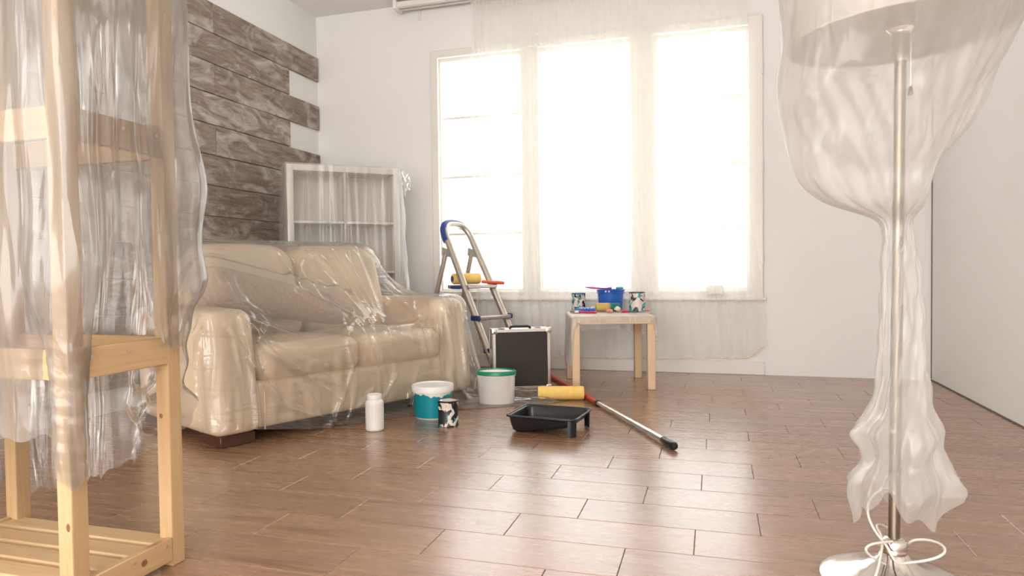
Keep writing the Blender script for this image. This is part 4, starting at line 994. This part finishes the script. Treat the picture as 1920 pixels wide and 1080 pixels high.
for i, q in ((1, 0.5), (2, 0.98)): cap[:, i, 0] = cx + (G[:, 0, 0] - cx) * (1 - q); cap[:, i, 1] = cy + (G[:, 0, 1] - cy) * (1 - q); cap[:, i, 2] = HR + 0.012
fm.grid(cap)
rf = fm.build('plastic_sheet', M['film_rack'], None, 180)
tag(rf, 'milky plastic sheet hung over the pine rack and bunched round its posts', 'plastic sheet')

# ------------------------------------------------------------------ floor lamp
lp = at(1676, 1000, 1.7); LX, LY = lp[0], lp[1]
lamp = thing('floor_lamp', 'nickel floor lamp with wide fabric shade wrapped in plastic', 'lamp', (LX, LY, 0))
cr = np.array([0.958, 0.285]); la_ = math.atan2(0.285, 0.958)
lamp.rotation_euler = (0, 0, la_)              # local X points to the right in the picture
tilt = 0.012
MB().lathe([(0.0, 0.0), (0.166, 0.0), (0.17, 0.004), (0.17, 0.010), (0.160, 0.016), (0.135, 0.022), (0.10, 0.031), (0.07, 0.043), (0.048, 0.058), (0.036, 0.070), (0.031, 0.079), (0.029, 0.080)], 64).build('base', M['chrome'], lamp, 40)
MB().lathe([(0.028, 0.080), (0.030, 0.088), (0.031, 0.098), (0.028, 0.110), (0.020, 0.117), (0.0, 0.118)], 40).build('neck_collar', M['chrome'], lamp, 40)
zt_ = 1.40
MB().tube([(0, 0, 0.11), (tilt * 0.5, 0, 0.7), (tilt * 1.05, 0, 1.36)], 0.0135, 20).build('pole', M['pole'], lamp, 60)
MB().tube([(tilt * 1.0, 0, 1.30), (tilt * 1.05, 0, 1.40)], 0.019, 20).build('pole_sleeve', M['chrome'], lamp, 60)
MB().lathe([(0, 1.372), (0.024, 1.372), (0.031, 1.380), (0.031, 1.52), (0, 1.52)], 28, T(tilt * 1.05, 0, 0)).build('socket', M['chrome'], lamp, 40)
sh = MB(); r0, r1_, z0, z1 = 0.257, 0.215, 1.365, 1.66
sh.lathe([(r0, 0), (r1_, z1 - z0)], 72); sho = sh.build('shade', M['shade'], lamp, 180)
sho.location = (tilt * 1.05, 0, z0); sho.rotation_euler = (0, -0.035, 0)
sd = sho.modifiers.new('wall', 'SOLIDIFY'); sd.thickness = 0.003
for z_, r_ in ((0, r0), (z1 - z0, r1_)):
    MB().tube([(r_ * math.cos(a), r_ * math.sin(a), z_) for a in np.linspace(0, 2 * PI, 72, endpoint=False)], 0.0035, 6, True).build('shade_ring', M['shade'], sho)
sp = MB()
for a in (0.4, 0.4 + 2.094, 0.4 + 4.189): sp.tube([(0.02 * math.cos(a), 0.02 * math.sin(a), 1.53), (r1_ * 0.99 * math.cos(a), r1_ * 0.99 * math.sin(a), z1 - 0.01)], 0.0025, 6)
sp.build('shade_spider', M['chrome'], lamp)
chn = MB().tube([(0.03, -0.012, 1.375), (0.031, -0.012, 1.34)] + [(0.031, -0.012, 1.34 - 0.105 * i / 6) for i in range(1, 7)], 0.0014, 6).build('pull_chain', M['alu'], lamp)
MB().lathe([(0, 1.215), (0.006, 1.217), (0.005, 1.232), (0.002, 1.238), (0, 1.238)], 12, T(0.031, -0.012, 0)).build('pull_knob', M['pole'], chn)
# mains cord wound about the base
def coil(t): return t
pts = []
for i in range(60):
    q = i / 59; a = -0.6 + q * 7.2; r_ = 0.022 + 0.10 * math.sin(q * PI) ** 1.0 * (0.6 + 0.4 * math.sin(q * 17)); h_ = 0.26 - 0.20 * q
    h_ = 0.235 * (1 - sstep(0.0, 0.35, q)) + 0.075 * sstep(0.0, 0.35, q) + 0.05 * abs(math.sin(q * 9)) * sstep(0.2, 0.4, q)
    rr_ = max(r_, 0.022); hb_ = float(np.interp(rr_, [0.02, 0.031, 0.048, 0.07, 0.10, 0.135, 0.17], [0.118, 0.085, 0.062, 0.047, 0.035, 0.026, 0.018]))
    pts.append((rr_ * math.cos(a + 2.4), rr_ * math.sin(a + 2.4), max(float(h_), hb_)))
a_end = pts[-1]
pts += [(-0.10, -0.10, 0.045), (-0.16, -0.11, 0.025), (-0.21, -0.09, 0.006), (-0.26, -0.10, 0.004), (-0.24, -0.17, 0.004), (-0.17, -0.2, 0.004)]
def smooth(pts, n=3):
    p = [Vector(q) for q in pts]
    for _ in range(n):
        o = [p[0]]
        for i in range(len(p) - 1): o += [p[i] * 0.75 + p[i + 1] * 0.25, p[i] * 0.25 + p[i + 1] * 0.75]
        o.append(p[-1]); p = o
    return p
MB().tube(smooth(pts, 2), 0.0032, 7).build('mains_cord', M['cord'], lamp, 60)
loop = []
for i in range(24):
    q = i / 23; a = PI * q
    loop.append((-0.015 - 0.10 * math.sin(a) * (0.6 + 0.4 * q), -0.02 - 0.03 * math.sin(a), 0.115 + 0.03 * math.sin(a) - 0.065 * q))
MB().tube(smooth(loop, 1), 0.0032, 7).build('cord_loop', M['cord'], lamp, 60)

# plastic bag around shade and pole: measured left/right extents by height
PXM = 1.7 / FPX
tabl = [(-330, 215, 215), (-200, 214, 214), (-60, 211, 211), (0, 206, 202), (60, 204, 188), (110, 206, 163), (160, 213, 146), (205, 216, 126), (250, 205, 104), (285, 200, 78), (310, 193, 47), (330, 187, 30), (350, 174, 33), (370, 150, 36), (384, 126, 37), (396, 88, 34), (405, 52, 26), (415, 34, 24), (440, 28, 26), (500, 32, 40), (560, 30, 46), (620, 31, 49), (700, 31, 57), (750, 36, 64), (785, 55, 72), (800, 80, 78), (815, 76, 82), (840, 60, 87), (870, 58, 92), (890, 76, 104), (905, 84, 116), (925, 86, 119), (945, 74, 106)]
ty = np.array([q[0] for q in tabl], float); tl = np.array([q[1] for q in tabl], float) * PXM; trr = np.array([q[2] for q in tabl], float) * PXM
nA, nZ = 200, 260
yy = np.linspace(-330, 945, nZ); Lz = np.interp(yy, ty, tl); Rz = np.interp(yy, ty, trr)
kz = np.ones(5) / 5; Lz = np.convolve(np.pad(Lz, 2, 'edge'), kz, 'valid'); Rz = np.convolve(np.pad(Rz, 2, 'edge'), kz, 'valid')
th = np.linspace(0, 2 * PI, nA, endpoint=False)
G = np.zeros((nA, nZ, 3))
for j in range(nZ):
    y = yy[j]; z = CAMZ - (y - 497) * PXM
    c_, s_ = np.cos(th), np.sin(th)
    wR = 0.5 + 0.5 * c_; wR = wR * wR * (3 - 2 * wR)
    rad = Lz[j] * (1 - wR) + Rz[j] * wR
    dep = 0.5 * (Lz[j] + Rz[j]) * (1.05 if y < 60 else 1.05 - 0.35 * float(sstep(60, 300, y)))
    low = float(sstep(420, 480, y)); mid = float(sstep(60, 200, y)) * (1 - low); tw = (y - 300) / 110.0 * low
    fold = (0.05 * mid + 0.13 * low) * np.sin(7 * th + 1.5 * np.sin(2 * th) + tw * 2.2) + (0.03 * mid + 0.07 * low) * np.sin(13 * th + 2 * np.sin(3 * th + 1) + tw * 3 + y * 0.006) + 0.03 * mid * np.sin(23 * th + y * 0.02)
    fold += 0.05 * low * np.sin(y * 0.09 + 3 * th) + 0.02 * (mid + low) * np.sin(y * 0.045 + 5 * th)
    fold = fold * (1 - 0.85 * mid * np.exp(-((th - PI) / 0.55) ** 2)); k_ = 1 + fold - (0.06 * mid * (1 - np.exp(-((th - PI) / 0.6) ** 2)) + 0.1 * low)
    x = rad * c_ * k_; yl = np.where(True, dep * s_ * k_, 0)
    mn = 0.020
    rr2 = np.hypot(x, yl); sc_ = np.maximum(1, mn / np.maximum(rr2, 1e-6)); x = x * sc_; yl = yl * sc_
    zz_ = z + 0.0 * th
    if y > 880: zz_ = z + (0.035 * np.sin(3 * th + 2.0) + 0.016 * np.sin(8 * th)) * (y - 880) / 65.0
    G[:, j, 0] = x + tilt * (z / 1.3); G[:, j, 1] = yl; G[:, j, 2] = zz_
lf = MB().grid(G, True)
top = np.zeros((nA, 3, 3)); top[:, 0] = G[:, 0]
for i, q in ((1, 0.5), (2, 0.97)): top[:, i, :2] = G[:, 0, :2] * (1 - q); top[:, i, 2] = G[:, 0, 2] + 0.012 * q
lf.grid(top, True)
lfo = lf.build('plastic_bag', M['film_lamp'], None, 180); lfo.location = (LX, LY, 0); lfo.rotation_euler = (0, 0, la_)
tag(lfo, 'white plastic film tied around the shade and pole of the floor lamp', 'plastic sheet')
